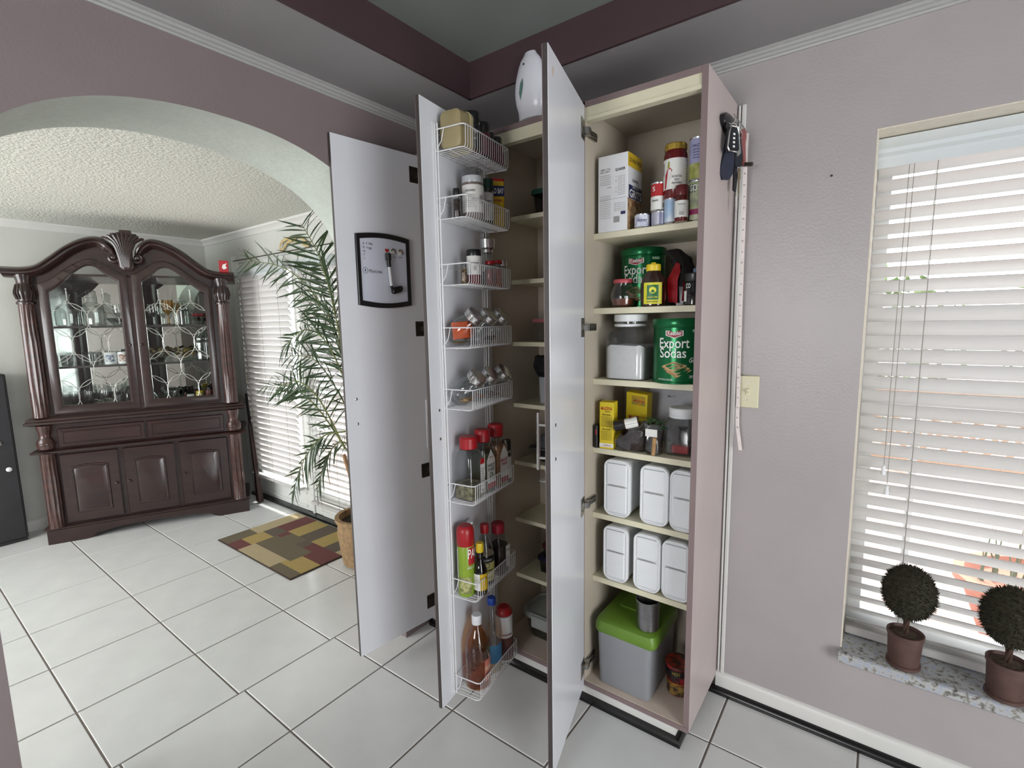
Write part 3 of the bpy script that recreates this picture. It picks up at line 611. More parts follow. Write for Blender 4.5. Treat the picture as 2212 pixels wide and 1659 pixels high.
bottle('sauce_jar','small dark red sauce jar with a cream label on the top shelf','jar',(1.150,-.30,Z1),[(.019,0),(.0205,.003),(.0205,.07),(.017,.082)],mat('dark_red_sauce',(84,20,16),.15,ns=20,na=.3),[(.0195,.078),(.02,.08),(.02,.106),(.018,.109)],mat('maroon_cap',(92,24,26),.3),labels=[(.0208,.012,.062,A3-90,A3+90,m_paper)],texts=[('SALSA',.008,.0212,.05,A3,m_ink,.022),('||||||||',.012,.0212,.024,A3,m_ink,.014)]+fine(.03,.046,3,.004,.0212,A3,m_inkg,.022))
can('large olive can on the top shelf against the side panel',(1.187,-.262,Z1),.028,.122,[(.004,.118,A3,120,mat('olive_label',(150,160,120),.45,ns=25,col2=(196,196,170))),(.085,.112,A3,121,m_inkb),(.02,.036,A3,60,mat('magenta_print',(140,30,84),.5))],[('GOYA',.026,.0985,A3-8,m_inkw,.05),('olives',.022,.06,A3-8,m_inkg,.042)],)
can('large lavender olive can stacked on another in the corner',(1.187,-.262,Z1+.122),.028,.128,[(.004,.05,A3,120,mat('olive_fruit_print',(140,146,60),.45,ns=40,col2=(176,176,110))),(.05,.122,A3,120,mat('lavender_label',(160,160,196),.4,ns=30,na=.1))],[('FACTS',.012,.1,A3-10,m_inkb,.03)]+[('calories fat',.006,.09-.008*k,A3-10,m_inkb,.03) for k in range(4)])
# -- second shelf
Z2=BAY3[1]
m_kgreen=mat('green_tin_metal',(16,100,56),.24,metal=.55,ns=5,na=.06)
def cracker_tin(label,loc,r,h,a):
    t=bottle('cracker_tin',label,'tin',loc,[(r-.002,0),(r,.002),(r,.006),(r-.002,.008),(r-.002,h-.03),(r,h-.028)],m_kgreen,[(r+.001,h-.028),(r+.002,h-.026),(r+.002,h-.006),(r,h-.002),(r-.004,h),(r-.008,h-.003)],m_kgreen,seg=40,
      texts=[('Export',.046,r+.0006,h*.62,a-10,m_inkw,.098),('Sodas',.044,r+.0006,h*.47,a-12,m_inkw,.086),('Original',.016,r+.0006,h*.355,a+38,m_inkw,.036),('saltine crackers',.006,r+.0006,h*.40,a+38,m_inkw,.03),('Keebler',.02,r+.0014,h*.775,a-8,m_inkw,.044),
             ('NET WT 28 OZ (1 LB 12 OZ)',.007,r+.0006,h*.07,a-28,m_inkw,.05),('bigger box',.006,r+.0006,h*.13,a+36,m_inkw,.028),('more crackers',.006,r+.0006,h*.105,a+36,m_inkw,.028)])
    def poly(pts,m,rr,nm,aa=a): cyl_poly(t,pts,r+rr,aa,m,nm)
    k=-.012
    poly([(k-.028,h*.74),(k,h*.70),(k+.028,h*.74),(k+.028,h*.815),(k-.028,h*.815)],m_inkw,.0004,'badge_border')
    poly([(k-.025,h*.745),(k,h*.71),(k+.025,h*.745),(k+.025,h*.808),(k-.025,h*.808)],mat('badge_red',(150,36,56),.4),.0008,'badge')
    poly([(.045,h*.79),(.075,h*.79),(.075,h*.83),(.045,h*.83)],mat('pale_green_ink',(150,190,160),.5),.0004,'nutrition_box')
    cm=mat('cracker_print',(196,164,120),.6,ns=90,na=.1); cm2=mat('cracker_shade_print',(176,130,90),.6,ns=90,na=.1)
    for i,(dx,dz) in enumerate(((.016,-.012),(.01,-.005),(0,.004))):
        q=[(-.05+dx,h*.26+dz),(-.012+dx,h*.33+dz),(.03+dx,h*.27+dz),(-.016+dx,h*.17+dz)]
        poly([(x-.004,z-.003) for x,z in q],cm2,.0004+.0004*i,'cracker_shade'); poly(q,cm,.0006+.0004*i,'cracker_picture')
    return t
cracker_tin('green cracker tin behind the honey bottle on the second shelf',(.956,-.118,Z2),.081,.212,-78)
bottle('honey_bottle','dark honey bottle with a yellow cap on the second shelf','bottle',(1.052,-.268,Z2),[(.028,0),(.036,.004),(.0385,.03),(.0385,.065),(.034,.09),(.024,.108),(.019,.115),(.019,.12)],mat('dark_honey',(44,20,10),.12,ns=6,na=.2,coat=.5),[(.0215,.117),(.022,.118),(.022,.136),(.019,.139),(.008,.139),(.007,.144),(.004,.145)],mat('honey_cap_yellow',(220,190,30),.35),
   sx=1.08,sy=.72,rot=math.radians(18),labels=[(.0392,.008,.078,-133,-47,mat('honey_label_yellow',(206,200,40),.4)),(.0396,.022,.07,-116,-64,mat('honey_label_green',(30,100,50),.4))],texts=[('RAW HONEY',.0075,.0402,.015,-90,m_ink,.036),('NATURE',.007,.0402,.03,-90,mat('honey_text',(220,214,60),.5),.03)])
hb=[o for o in bpy.data.objects if o.name=='honey_bottle'][0]
b=MB(); 
b.add([(.0402*1.08*math.cos(-PI/2+.011*math.cos(k*PI/6)/.0402),.0402*.72*math.sin(-PI/2+.011*math.cos(k*PI/6)/.0402),.053+.011*math.sin(k*PI/6)) for k in range(12)],[tuple(range(12))]); b.build('printed_disc',mat('honey_text',(220,214,60),.5),hb,smooth=0)
bottle('jam_jar','round glass jar with a red lid and brown syrup on the second shelf','jar',(.937,-.252,Z2),[(.026,0),(.038,.008),(.043,.03),(.042,.05),(.034,.072),(.029,.078),(.029,.088)],G_clear,[(.0325,.084),(.033,.086),(.033,.094),(.031,.097)],mat('faded_red_lid',(176,70,80),.4),[(.025,.002),(.036,.009),(.040,.024),(.0405,.03),(.001,.031)],mat('brown_syrup',(110,56,36),.3,ns=30,na=.2))
bottle('storage_jar','smoky plastic jar with a black lid in the corner of the second shelf','jar',(1.184,-.262,Z2),[(.028,0),(.031,.003),(.031,.068),(.027,.078)],G_grey,[(.031,.074),(.032,.076),(.032,.098),(.029,.101)],m_blackp,[(.025,.002),(.028,.004),(.028,.03)],m_clove,labels=[(.0315,.012,.045,A3-68,A3-45,m_paper)],texts=[('CO',.02,.0315,.06,A3-35,m_inkw,.016)])
# crumpled foil coffee bag
def crumple(name,label,cat,loc,rows,mats,rot=0,seed=1,fold=.004,group=None,seg=18,label2=None):
    rnd=random.Random(seed); t=thing(name,label,cat,loc,rot,group); b=MB(); rings=[]
    for (z,w,d,lean) in rows:
        ring=[]
        for i in range(seg):
            a=2*PI*i/seg; k=1+rnd.uniform(-.10,.10); cx=abs(math.cos(a))**.75*(1 if math.cos(a)>=0 else -1); sy=abs(math.sin(a))**.75*(1 if math.sin(a)>=0 else -1)
            ring.append((lean+cx*w/2*k,sy*d/2*(1+rnd.uniform(-.2,.2)),z+rnd.uniform(-fold,fold)))
        rings.append(ring)
    b.loft(rings); o=b.build('pouch',mats,t,smooth=22); return t
m_foilred=mat('red_foil',(150,18,28),.22,metal=.35,ns=18,na=.25); m_foilblk=mat('black_foil',(24,20,24),.25,metal=.4,ns=18,na=.3)
t=crumple('coffee_bag','crumpled red and black foil coffee bag on the second shelf','bag',(1.13,-.185,Z2),[(0,.075,.10,0),(.02,.085,.11,0),(.06,.08,.10,.002),(.1,.075,.08,.0),(.13,.07,.055,-.005),(.155,.065,.035,-.012),(.175,.06,.016,-.03),(.19,.055,.008,-.045)],m_foilblk,seed=4)
b=MB(); A=[];B=[]
for (x,z,w) in [(-.03,.014,.03),(-.034,.05,.034),(-.036,.09,.034),(-.03,.12,.028),(-.02,.145,.014)]:
    d=-.062+abs(z-.04)*.16+ (.0 if z<.1 else .02); A.append((x-w*.1,d-.002,z)); B.append((x+w,d-.012,z-.006))
b.strip(A,B); b.build('red_panel',m_foilred,t,smooth=60)
b=MB(); b.strip([(.01,-.058,.016),(.012,-.055,.06),(.008,-.044,.1),(-.004,-.026,.14)],[(.036,-.04,.016),(.037,-.038,.06),(.03,-.03,.1),(.014,-.018,.14)]); b.build('red_panel',m_foilred,t,smooth=60)
t=crumple('snack_pouch','white and slate blue pouch tucked against the right panel','bag',(1.193,-.19,Z2),[(0,.045,.05,0),(.05,.046,.05,0),(.12,.046,.035,0),(.16,.046,.02,0),(.186,.046,.006,0)],m_paper,seed=8)
b=MB(); b.box(-.0245,.0245,-.032,-.0265,.095,.12); b.build('blue_band',mat('slate_blue_ink',(72,96,120),.5),t)
b=MB(); b.lathe([(.006,0),(.006,.0008)],seg=14,T=lambda x,y,z: (-.012+x,-.0255-z,.138+y)); b.build('printed_dot',m_ink,t)
# -- third shelf
Z3=BAY3[2]
t=thing('flour_jar','square clear jar half full of white flour with a white lid','jar',(.952,-.215,Z3))
MB().loft([[(x,y,z) for x,y in rrect(.146-2*i,.136-2*i,.024,5)] for z,i in ((0,.006),(.006,0),(.155,0),(.172,.006),(.186,.018),(.19,.02))],cap1=False).build('body',G_plast,t)
b=MB(); n=18; fl=[]
base=[[(x,y,z) for x,y in rrect(.138,.128,.022,5)] for z in (.003,.11)]
rnd=random.Random(3)
top=[(x*.995,y*.995,.112+.014*math.sin(x*60+1)*math.cos(y*40)-.01*(1 if .01<x<.045 else 0)) for x,y in rrect(.138,.128,.022,5)]
b.loft([base[0],top]); b.build('flour',mat('white_flour',(228,227,226),.95,ns=60,na=.03,bump=.3,bs=40),t)
MB().lathe([(.056,.186),(.058,.188),(.058,.194),(.055,.196)],seg=32).build('rim',m_whitep,t)
MB().lathe([(.056,.204),(.0585,.206),(.0585,.226),(.056,.229)],seg=32).build('lid',m_whitep,t)
MB().lathe([(.054,.196),(.054,.204)],seg=32).build('neck',G_plast,t)
cracker_tin('green cracker tin at the front of the third shelf beside the flour',(1.130,-.238,Z3),.0815,.213,-72)
# -- fourth shelf
Z4=BAY3[3]
m_maiz=mat('maize_yellow_carton',(214,190,36),.5,ns=12,na=.04)
t=boxt('corn_starch_box','upright yellow corn starch box at the left front of the fourth shelf','box',(.892,-.265,Z4),.052,.05,.172,m_maiz,rot=math.radians(8))
Y=-.0257; ftext(t,[('MAIZENA',.016,.0,.148,.042)],m_inkr,Y); ftext(t,[('DURYEA',.006,.004,.137,.02),('Recipe',.008,.0,.126,.03),('Recipe',.008,.0,.072,.03)]+[('mix with cold milk and stir until',.004,0,.118-.005*k,.04) for k in range(8)]+[('smooth then bake in the oven',.004,0,.064-.005*k,.04) for k in range(7)],m_ink,Y)
frect(t,-.026,.026,.006,.02,Y,m_paper,'white_band'); ftext(t,[('Unilever',.007,.004,.013,.03)],m_inkr,Y-.0004)
t=boxt('corn_starch_box','leaning yellow corn starch box behind the spice bottle on the fourth shelf','box',(.958,-.15,Z4),.085,.04,.20,m_maiz,rot=math.radians(-6)); t.rotation_euler=(math.radians(5),math.radians(4),math.radians(-6))
Y=-.0207; ftext(t,[('MAIZENA',.022,.005,.105,.07),('MAIZENA',.014,.01,.17,.045)],m_inkr,Y); frect(t,-.02,.035,.155,.19,Y+.0003,mat('corn_print',(196,150,40),.5,ns=60,col2=(150,140,50)),'printed_corn')
t=boxt('recipe_card','pale grey card box standing at the back of the fourth shelf','box',(1.055,-.05,Z4),.17,.03,.205,mat('pale_grey_card',(176,176,182),.6)); ftext(t,[('MINI',.014,.0,.175,.03)],m_inkg,-.0157)
t=boxt('thin_packet','thin black packet beside the upright corn starch box','packet',(.857,-.27,Z4),.012,.06,.085,m_blackp); frect(t,.0,.005,.05,.07,-.0305,m_inkr,'red_mark')
m_bagp=glass('crinkled_clear_bag',(190,184,184),.12,.12)
t=crumple('herb_bag','clear crinkled bag of dark dried herbs slumped on the fourth shelf','bag',(.970,-.245,Z4),[(0,.12,.075,0),(.012,.135,.09,0),(.035,.14,.095,.005),(.06,.13,.085,.015),(.08,.11,.07,.025),(.098,.09,.05,.035),(.112,.08,.03,.05)],m_bagp,seed=5,fold=.005)
rows=[(0.003,.105,.062),(.015,.12,.076),(.04,.122,.078),(.06,.10,.065),(.075,.07,.045)]
b=MB(); rnd=random.Random(11)
b.loft([[(.004+z*.2+math.cos(2*PI*i/16)*w/2*rnd.uniform(.88,1),math.sin(2*PI*i/16)*d/2*rnd.uniform(.88,1),z) for i in range(16)] for z,w,d in rows]); b.build('dried_herbs',mat('dried_chillies',(52,34,34),.5,ns=55,col2=(92,66,58),bump=.8,bs=50),t)
# bottle lying on top of the bag
M=Matrix.Translation((.928,-.296,Z4+.088))@Matrix.Rotation(math.radians(22),4,'Z')@Matrix.Rotation(math.radians(76),4,'Y')
bottle('spice_bottle','spice bottle with black cap lying across the bag on the fourth shelf','bottle',(0,0,0),[(.014,.03),(.018,.036),(.018,.085),(.016,.088)],m_clove,[(.017,0),(.0185,.002),(.0185,.033),(.017,.035)],m_blackp,labels=[(.0184,.04,.084,0,360,m_paper)],texts=[('SPICE',.008,.0188,.062,180,m_ink,.02)],M=M)
t=crumple('greens_bag','small clear bag of dried green herbs with a white label','bag',(1.064,-.262,Z4),[(0,.05,.05,0),(.02,.055,.055,0),(.06,.055,.05,0),(.085,.06,.045,0),(.105,.07,.03,-.005)],m_bagp,seed=9)
b=MB(); rnd=random.Random(5)
for k in range(40):
    x,y,z=rnd.uniform(-.028,.028),rnd.uniform(-.018,.016),rnd.uniform(.075,.12); a=rnd.uniform(0,6.28); l=rnd.uniform(.01,.022)
    b.tube([(x,y,z),(x+l*math.cos(a)*.6,y+l*math.sin(a)*.4,z+l*.4),(x+l*math.cos(a),y+l*math.sin(a)*.6,z+.1*l)],.0018,4)
b.build('green_herbs',mat('green_leaf_herb',(46,80,40),.7,ns=60,na=.3),t,kind='stuff')
frect(t,-.022,.02,.066,.092,-.0285,m_paper,'paper_label')
M=Matrix.Translation((1.072,-.292,Z4+.004))@Matrix.Rotation(math.radians(4),4,'Y')
t=thing('cinnamon_stick','short tan cinnamon stick standing between the bags','cinnamon',M=M); MB().lathe(cyl(.007,.06,.001),seg=12).build('bark',mat('tan_bark',(170,132,90),.8,ns=40,na=.2),t)
t=thing('candy_jar','clear squarish jar with a white lid and red packet on the fourth shelf','jar',(1.140,-.205,Z4))
MB().loft([[(x,y,z) for x,y in rrect(.104-2*i,.1-2*i,.02,5)] for z,i in ((0,.006),(.005,0),(.105,0),(.122,.01),(.128,.014))],cap1=False).build('body',G_plast,t)
MB().lathe([(.042,.128),(.044,.13),(.044,.137),(.042,.138),(.042,.142),(.044,.143),(.044,.16),(.041,.163)],seg=30).build('lid',m_whitep,t)
b=MB().bbox(-.025,.032,-.035,-.012,.006,.034,.003); b.build('red_packet',m_redp,t)
b=MB().bbox(-.04,.04,-.01,.04,.004,.03,.006); b.build('black_packet',m_blackp,t); MB().lathe([(.01,.03),(.016,.05),(.012,.08),(.018,.09)],(.0,.015,0),12).build('dark_vial',m_blackp,t)
bottle('tumbler','small empty clear tumbler on the fourth shelf behind the candy jar','tumbler',(1.165,-.10,Z4),[(.028,0),(.03,.002),(.036,.14)],G_clear)
# -- fifth and sixth shelves: flip-top white containers lying with their lids forward
def white_box(label,x,z,w=.102,h=.213):
    t=thing('white_container',label,'container',(x,-.295,z+.001),0,'white flip top containers on the two shelves')
    def ring(y,i,r=.03): return [(a,y,c+h/2) for a,c in rrect(w-2*i,h-2*i,max(r-i,.006),5)]
    MB().loft([ring(.255,.012),(ring(.25,.007)),ring(.022,.003),ring(.02,.003)]).build('body',m_whitep,t)
    MB().loft([ring(.02,.0),ring(.008,.0),ring(.004,.002),ring(.0035,.006),ring(.006,.008)]).build('lid',m_whitep,t)
    fw=w-.026; fh=h*.47
    b=MB(); b.bbox(-fw/2,fw/2,.0025,.008,.014,.014+fh,.002); b.build('flip_door',m_whitep,t)
    b=MB(); b.box(-fw/2+.012,fw/2-.008,.0022,.004,.0145+fh,.0158+fh); b.build('flip_hinge',m_inkg,t)
    b=MB(); b.bbox(-fw/2,fw/2,.003,.008,.018+fh,h-.014,.002); b.build('upper_panel',m_whitep,t)
    return t
Z5,Z6=BAY3[4],BAY3[5]
white_box('white flip top container on the fifth shelf beside the hinge wall',.937,Z5)
white_box('white flip top container in the middle of the fifth shelf',1.076,Z5)
white_box('white flip top container on the fifth shelf against the side panel',1.1735,Z5,.086)
white_box('white flip top container on the sixth shelf beside the hinge wall',.934,Z6,.098); white_box('white flip top container in the middle of the sixth shelf',1.054,Z6,.1); white_box('white flip top container on the sixth shelf against the side panel',1.158,Z6,.1)
# -- bottom: big storage bin, cup and noodle cup
ZB=PB+.018
t=thing('storage_bin','frosted storage bin with a green lid on the pantry floor','bin',(.987,-.198,ZB))
MB().loft([[(x,y,z) for x,y in rrect(w,d,.02,4)] for z,w,d in ((0,.19,.255),(.004,.198,.263),(.225,.212,.276))]).build('body',translucent('frosted_bin_plastic',(150,152,156),.2,.35),t)
MB().loft([[(x,y,z) for x,y in rrect(w,d,.03,5)] for z,w,d in ((.205,.232,.27),(.212,.238,.278),(.232,.238,.278),(.25,.226,.266),(.257,.20,.24))]).build('lid',mat('leaf_green_plastic',(96,130,40),.4,ns=10,na=.05),t)
MB().loft([[(x,y+.05,z) for x,y in rrect(w,.12,.02,4)] for z,w in ((.2555,.15),(.263,.14))]).build('lid_flap',mat('leaf_green_plastic',(96,130,40),.4),t)
bottle('steel_cup','small brushed steel cup standing on the green bin lid','cup',(1.056,-.275,ZB+.258),[(.037,0),(.040,.003),(.042,.104),(.043,.107),(.041,.108),(.039,.104),(.036,.01)],mat('brushed_steel',(150,148,150),.3,metal=1,ns=20,na=.1,stretch=(1,1,8)))
bottle('noodle_cup','red and black instant noodle cup beside the storage bin','noodle cup',(1.151,-.205,ZB),[(.034,0),(.036,.002),(.047,.11),(.049,.112),(.049,.116),(.0475,.118)],mat('noodle_cup_print',(150,28,40),.4,ns=26,col2=(40,26,26)),[(.0475,.118),(.0475,.1195),(.001,.12)],mat('noodle_lid_print',(140,50,36),.35,ns=40,col2=(60,36,26)),
  labels=[(.0405,.008,.045,A3-120,A3+90,mat('noodle_photo',(150,120,60),.5,ns=50,col2=(60,44,28))),(.0435,.05,.056,A3-120,A3+90,m_gold),(.0478,.086,.108,A3-120,A3+90,m_blackp)],texts=[('A',.04,.0472,.075,A3-10,m_ink,.03),('HOT',.016,.0488,.097,A3-10,m_gold,.03)])
# ================================================================ MIDDLE PANTRY BAY
t=thing('food_box','clear food box with a dark green lid on the top shelf of the middle bay','container',(.60,-.13,BAY2[0]))
MB().loft([[(x,y,z) for x,y in rrect(w,.13,.02,4)] for z,w in ((0,.15),(.075,.17))]).build('body',G_grey,t); MB().loft([[(x,y,z) for x,y in rrect(w,.142,.02,4)] for z,w in ((.075,.182),(.09,.182),(.094,.17))]).build('lid',m_green,t)
t=thing('food_box','small clear box with a pink lid on the third shelf of the middle bay','container',(.52,-.09,BAY2[2]))
MB().loft([[(x,y,z) for x,y in rrect(w,.085,.012,4)] for z,w in ((0,.09),(.08,.1))]).build('body',G_plast,t); MB().loft([[(x,y,z) for x,y in rrect(.106,.095,.012,4)] for z in (.08,.094)]).build('lid',mat('pink_plastic',(190,110,120),.4),t)
t=thing('tinted_jar','dusky pink jar standing behind the small pink lidded box','jar',(.625,-.07,BAY2[2])); MB().lathe(cyl(.045,.14,.006),seg=20).build('body',glass('pink_tint_glass',(200,150,156),.06),t); MB().lathe([(.046,.14),(.046,.16),(.04,.165)],seg=20).build('lid',mat('pink_plastic',(190,110,120),.4),t)
t=thing('storage_box','frosted box with a blue clip on the fourth shelf of the middle bay','container',(.585,-.09,BAY2[3]))
MB().loft([[(x,y,z) for x,y in rrect(w,.12,.014,4)] for z,w in ((0,.15),(.11,.16))]).build('body',translucent('frosted_plastic',(196,200,204),.25,.4),t); MB().bbox(.0,.05,-.068,-.06,.04,.07,.003).build('clip',mat('blue_plastic',(20,60,150),.35),t)
crumple('black_bag','black bag slumped on the frosted box in the middle bay','bag',(.575,-.105,BAY2[3]+.112),[(0,.17,.11,0),(.02,.19,.12,0),(.05,.2,.12,0),(.075,.2,.1,-.01),(.085,.18,.07,-.02)],mat('black_cloth',(18,18,20),.8,ns=50,na=.3),seed=21)
t=thing('cap','folded grey cap lying on the fifth shelf of the middle bay','cap',(.545,-.115,BAY2[4]+.055))
MB().lathe([(.05,0),(.055,.01),(.052,.035),(.035,.055),(.01,.062)],seg=22,sx=1.1,sy=.9).build('crown',mat('grey_cap_cloth',(78,80,86),.85,ns=60,na=.2),t)
MB().loft([[(x-.03,y-.03,z) for x,y in rrect(.11,.07,.03,5)] for z in (-.002,.004)]).build('brim',mat('grey_cap_cloth',(78,80,86),.85),t)
crumple('dark_pouch','black pouch under the grey cap in the middle bay','bag',(.57,-.11,BAY2[4]),[(0,.16,.1,0),(.02,.18,.12,0),(.045,.17,.11,0),(.054,.13,.08,0)],mat('black_cloth',(18,18,20),.8),seed=31)
t=boxt('tea_box','small brown printed box on the sixth shelf of the middle bay','box',(.575,-.07,BAY2[5]),.09,.06,.15,mat('brown_carton',(112,86,52),.6,ns=40,col2=(150,120,80)))
M=Matrix.Translation((.605,-.232,.802))@Matrix.Rotation(math.radians(-14),4,'Y')
t=thing('white_ladle','white plastic spoon hanging in front of the brown box','spoon',M=M)
MB().lathe([(.001,-.012),(.022,-.008),(.032,.0),(.033,.002),(.03,.001),(.001,-.008)],seg=22,sx=1.25).build('bowl',m_whitep,t); MB().loft([[(x,y+.006*z*10,z) for x,y in rrect(.012,.004,.002,2)] for z in (0,.055)]).build('handle',m_whitep,t)
t=thing('stacked_box','clear food box with dark blue lid on the seventh shelf of the middle bay','container',(.565,-.09,BAY2[6]))
MB().loft([[(x,y,z) for x,y in rrect(w,.11,.016,4)] for z,w in ((0,.13),(.055,.145))]).build('body',G_grey,t); MB().loft([[(x,y,z) for x,y in rrect(.155,.12,.016,4)] for z in (.055,.07)]).build('lid',mat('navy_plastic',(28,30,60),.4),t)
t=thing('stacked_box','smaller box with maroon lid stacked on the blue lidded one','container',(.57,-.09,BAY2[6]+.071))
MB().loft([[(x,y,z) for x,y in rrect(w,.09,.016,4)] for z,w in ((0,.11),(.04,.12))]).build('body',G_grey,t); MB().loft([[(x,y,z) for x,y in rrect(.128,.1,.016,4)] for z in (.04,.054)]).build('lid',mat('maroon_plastic',(80,28,36),.4),t)
t=thing('glass_box','large glass food box with locking lid on the middle bay floor','container',(.585,-.18,ZB))
MB().loft([[(x,y,z) for x,y in rrect(w,d,.05,6)] for z,w,d in ((0,.15,.13),(.01,.17,.15),(.10,.20,.175))]).build('body',glass('greenish_glass',(196,204,198),.08),t)
MB().loft([[(x,y,z) for x,y in rrect(w,d,.05,6)] for z,w,d in ((.096,.208,.184),(.104,.214,.19),(.118,.214,.19),(.122,.2,.176),(.116,.19,.166))]).build('lid',mat('grey_lid_plastic',(150,154,150),.35),t)
for sx in (-1,1): MB().bbox(sx*.107-.004,sx*.107+.004,-.03,.03,.07,.118,.002).build('clip',mat('grey_lid_plastic',(150,154,150),.35),t)
MB().bbox(-.04,.04,-.102,-.094,.066,.118,.002).build('clip',mat('grey_lid_plastic',(150,154,150),.35),t)
# ================================================================ ON AND BESIDE THE PANTRY
t=thing('air_freshener','white air freshener dispenser with a green leaf on top of the pantry','air freshener',(.622,-.349,PT))
def fr(z): # half width, front bulge
    return spline([(.050,.022),(.052,.023),(.060,.030),(.064,.034),(.064,.034),(.060,.032),(.052,.028),(.042,.022),(.022,.012)],6)
pr=fr(0); n=len(pr); b=MB(); rings=[]
for i,(hw,bd) in enumerate(pr):
    z=.222*i/(n-1); ring=[]
    for k in range(24):
        a=2*PI*k/24; ring.append((hw*math.cos(a),(bd*.95 if math.sin(a)<0 else .010)*math.sin(a),z))
    rings.append(ring)
b.loft(rings); b.build('housing',mat('white_gloss_plastic',(206,206,214),.25,ns=8,na=.02),t,smooth=60)
def front_y(x,z):
    i=min(n-1,max(0,z/.222*(n-1))); hw,bd=pr[int(i)]; c=max(0,1-(x/hw)**2); return -bd*.95*math.sqrt(c)-.0008
lf=[(-.026,.062),(-.03,.085),(-.024,.115),(-.012,.13),(-.010,.105),(-.016,.08)]
b=MB(); b.add([(x,front_y(x,z)-.001,z) for x,z in lf],[tuple(range(len(lf)))]); b.build('leaf_emblem',mat('sage_green_print',(88,122,112),.4),t,smooth=0)
for (x,z,r) in ((-.036,.185,.002),(-.012,.178,.0035)):
    MB().lathe([(r,0),(r,.0012)],seg=12,T=lambda X,Y,Zz,x=x,z=z: (x+X,front_y(x,z)-Zz,z+Y)).build('indicator',m_blackp,t)
# ---- key rack on the pantry's side panel
t=thing('key_rack','black oval key rack with wire hooks on the pantry side','key rack',(PX,-.13,2.06))
MB().loft([[(x,y,z) for y,z in [(.1*math.cos(2*PI*k/28),.031*math.sin(2*PI*k/28)) for k in range(28)]] for x in (.0005,.012)]+[[(.016,y*.93,z*.85) for y,z in [(.1*math.cos(2*PI*k/28),.031*math.sin(2*PI*k/28)) for k in range(28)]]]).build('plaque',mat('black_gloss_plaque',(18,18,22),.18,ns=20,na=.1),t)
hooks=[-.068,-.04,-.012,.016,.044,.072]
for hy in hooks: MB().tube(spline([(.014,hy,-.006),(.028,hy,-.016),(.036,hy,-.012),(.038,hy,.004),(.034,hy,.012)],4),.0016,6).build('hook',m_chrome,t)
HK=[(PX+.034,-.13+h,2.06-.014) for h in hooks]
def ring_at(t,z=-.006,r=.011): MB().tube([(r*math.cos(2*PI*k/16)*.2,r*math.cos(2*PI*k/16),z-r+r*math.sin(2*PI*k/16)+.006) for k in range(16)],.0011,5,closed=True).build('split_ring',m_chrome,t)
m_fob=mat('car_key_black',(24,26,34),.3,ns=30,na=.1); m_navy=mat('navy_leather',(34,40,58),.5,ns=40,na=.15)
def flat(t,pts,x0,x1,m,name,ang=0): # outline in (y,z), thickness in x
    return MB().loft([[(x,y,z) for y,z in pts] for x in (x0,x1)]).build(name,m,t)
fobp=[(-.014,-.012),(.012,-.012),(.02,-.03),(.024,-.075),(.016,-.085),(-.02,-.085),(-.026,-.075),(-.02,-.03)]
t=thing('car_key','black car key fob with a chrome rim on the key rack','key fob',HK[0],math.radians(-28)); ring_at(t)
flat(t,fobp,-.006,.004,m_fob,'shell'); MB().tube([(.0045,y,z) for y,z in fobp],.0022,6,closed=True).build('chrome_rim',m_chrome,t)
for k,z in enumerate((-.034,-.046,-.058,-.07)): MB().box(.004,.0048,-.004,.004,z-.003,z+.003).build('button',m_inkw,t)
t=thing('key_pouch','rounded navy leather key pouch hanging below the car key','key pouch',(HK[1][0]-.012,HK[1][1]-.006,HK[1][2]),math.radians(-28)); ring_at(t)
flat(t,[(.012,-.02),(-.006,-.02),(-.016,-.08),(-.032,-.12),(-.034,-.145),(-.02,-.16),(.006,-.158),(.02,-.14),(.024,-.1),(.022,-.05)],-.014,-.004,m_navy,'pouch')
t=thing('key_tag','grey plastic key tag between the car key and the red case','key tag',HK[2],math.radians(-20)); ring_at(t); flat(t,[(-.006,-.012),(.006,-.012),(.02,-.072),(.004,-.084),(-.004,-.06)],-.002,.002,mat('grey_tag_plastic',(132,134,132),.4),'tag')
t=thing('key_case','dark blue key case hanging behind the grey tag','key case',HK[3],math.radians(-20)); ring_at(t); flat(t,[(-.012,-.012),(.012,-.012),(.026,-.07),(.02,-.105),(-.012,-.11),(-.02,-.06)],-.012,-.003,mat('dark_teal_case',(22,30,40),.5),'case')
t=thing('key_case','faded red leather key case on the key rack','key case',HK[4],math.radians(-20)); ring_at(t); flat(t,[(-.012,.006),(.004,.014),(.016,.008),(.018,-.01),(.014,-.03),(.02,-.09),(.01,-.1),(.0,-.06),(-.012,-.03)],-.004,.006,mat('faded_red_leather',(142,84,82),.5,ns=30,na=.15),'case')
t=thing('key_bunch','bunch of black and brass keys hanging below the dark case','keys',(HK[3][0]-.006,HK[3][1]+.012,HK[3][2]-.10),math.radians(-20)); ring_at(t,r=.009)
flat(t,[(-.014,-.008),(.0,-.006),(.004,-.05),(-.002,-.085),(-.014,-.08)],-.006,.0,m_fob,'black_key'); flat(t,[(.002,-.01),(.014,-.012),(.016,-.04),(.012,-.046),(.011,-.085),(.007,-.1),(.004,-.085),(.004,-.046),(.0,-.04)],.001,.003,mat('worn_brass',(170,160,130),.3,metal=.9),'brass_key')
flat(t,[(-.004,-.1),(.006,-.1),(.008,-.13),(.004,-.15),(-.002,-.13)],-.001,.001,mat('clear_tag',(190,186,182),.5),'loop_tag')
t=thing('penlight','small dark brown cylinder sticking out from the keys','keychain light',HK[5],0); MB().tube([(-.004,-.012,-.092),(.034,-.02,-.1)],.0065,10).build('barrel',mat('dark_brown_metal',(70,62,56),.35,metal=.5),t); MB().tube([(0,0,-.004),(-.004,-.012,-.09)],.0009,4).build('strap',m_blackp,t)
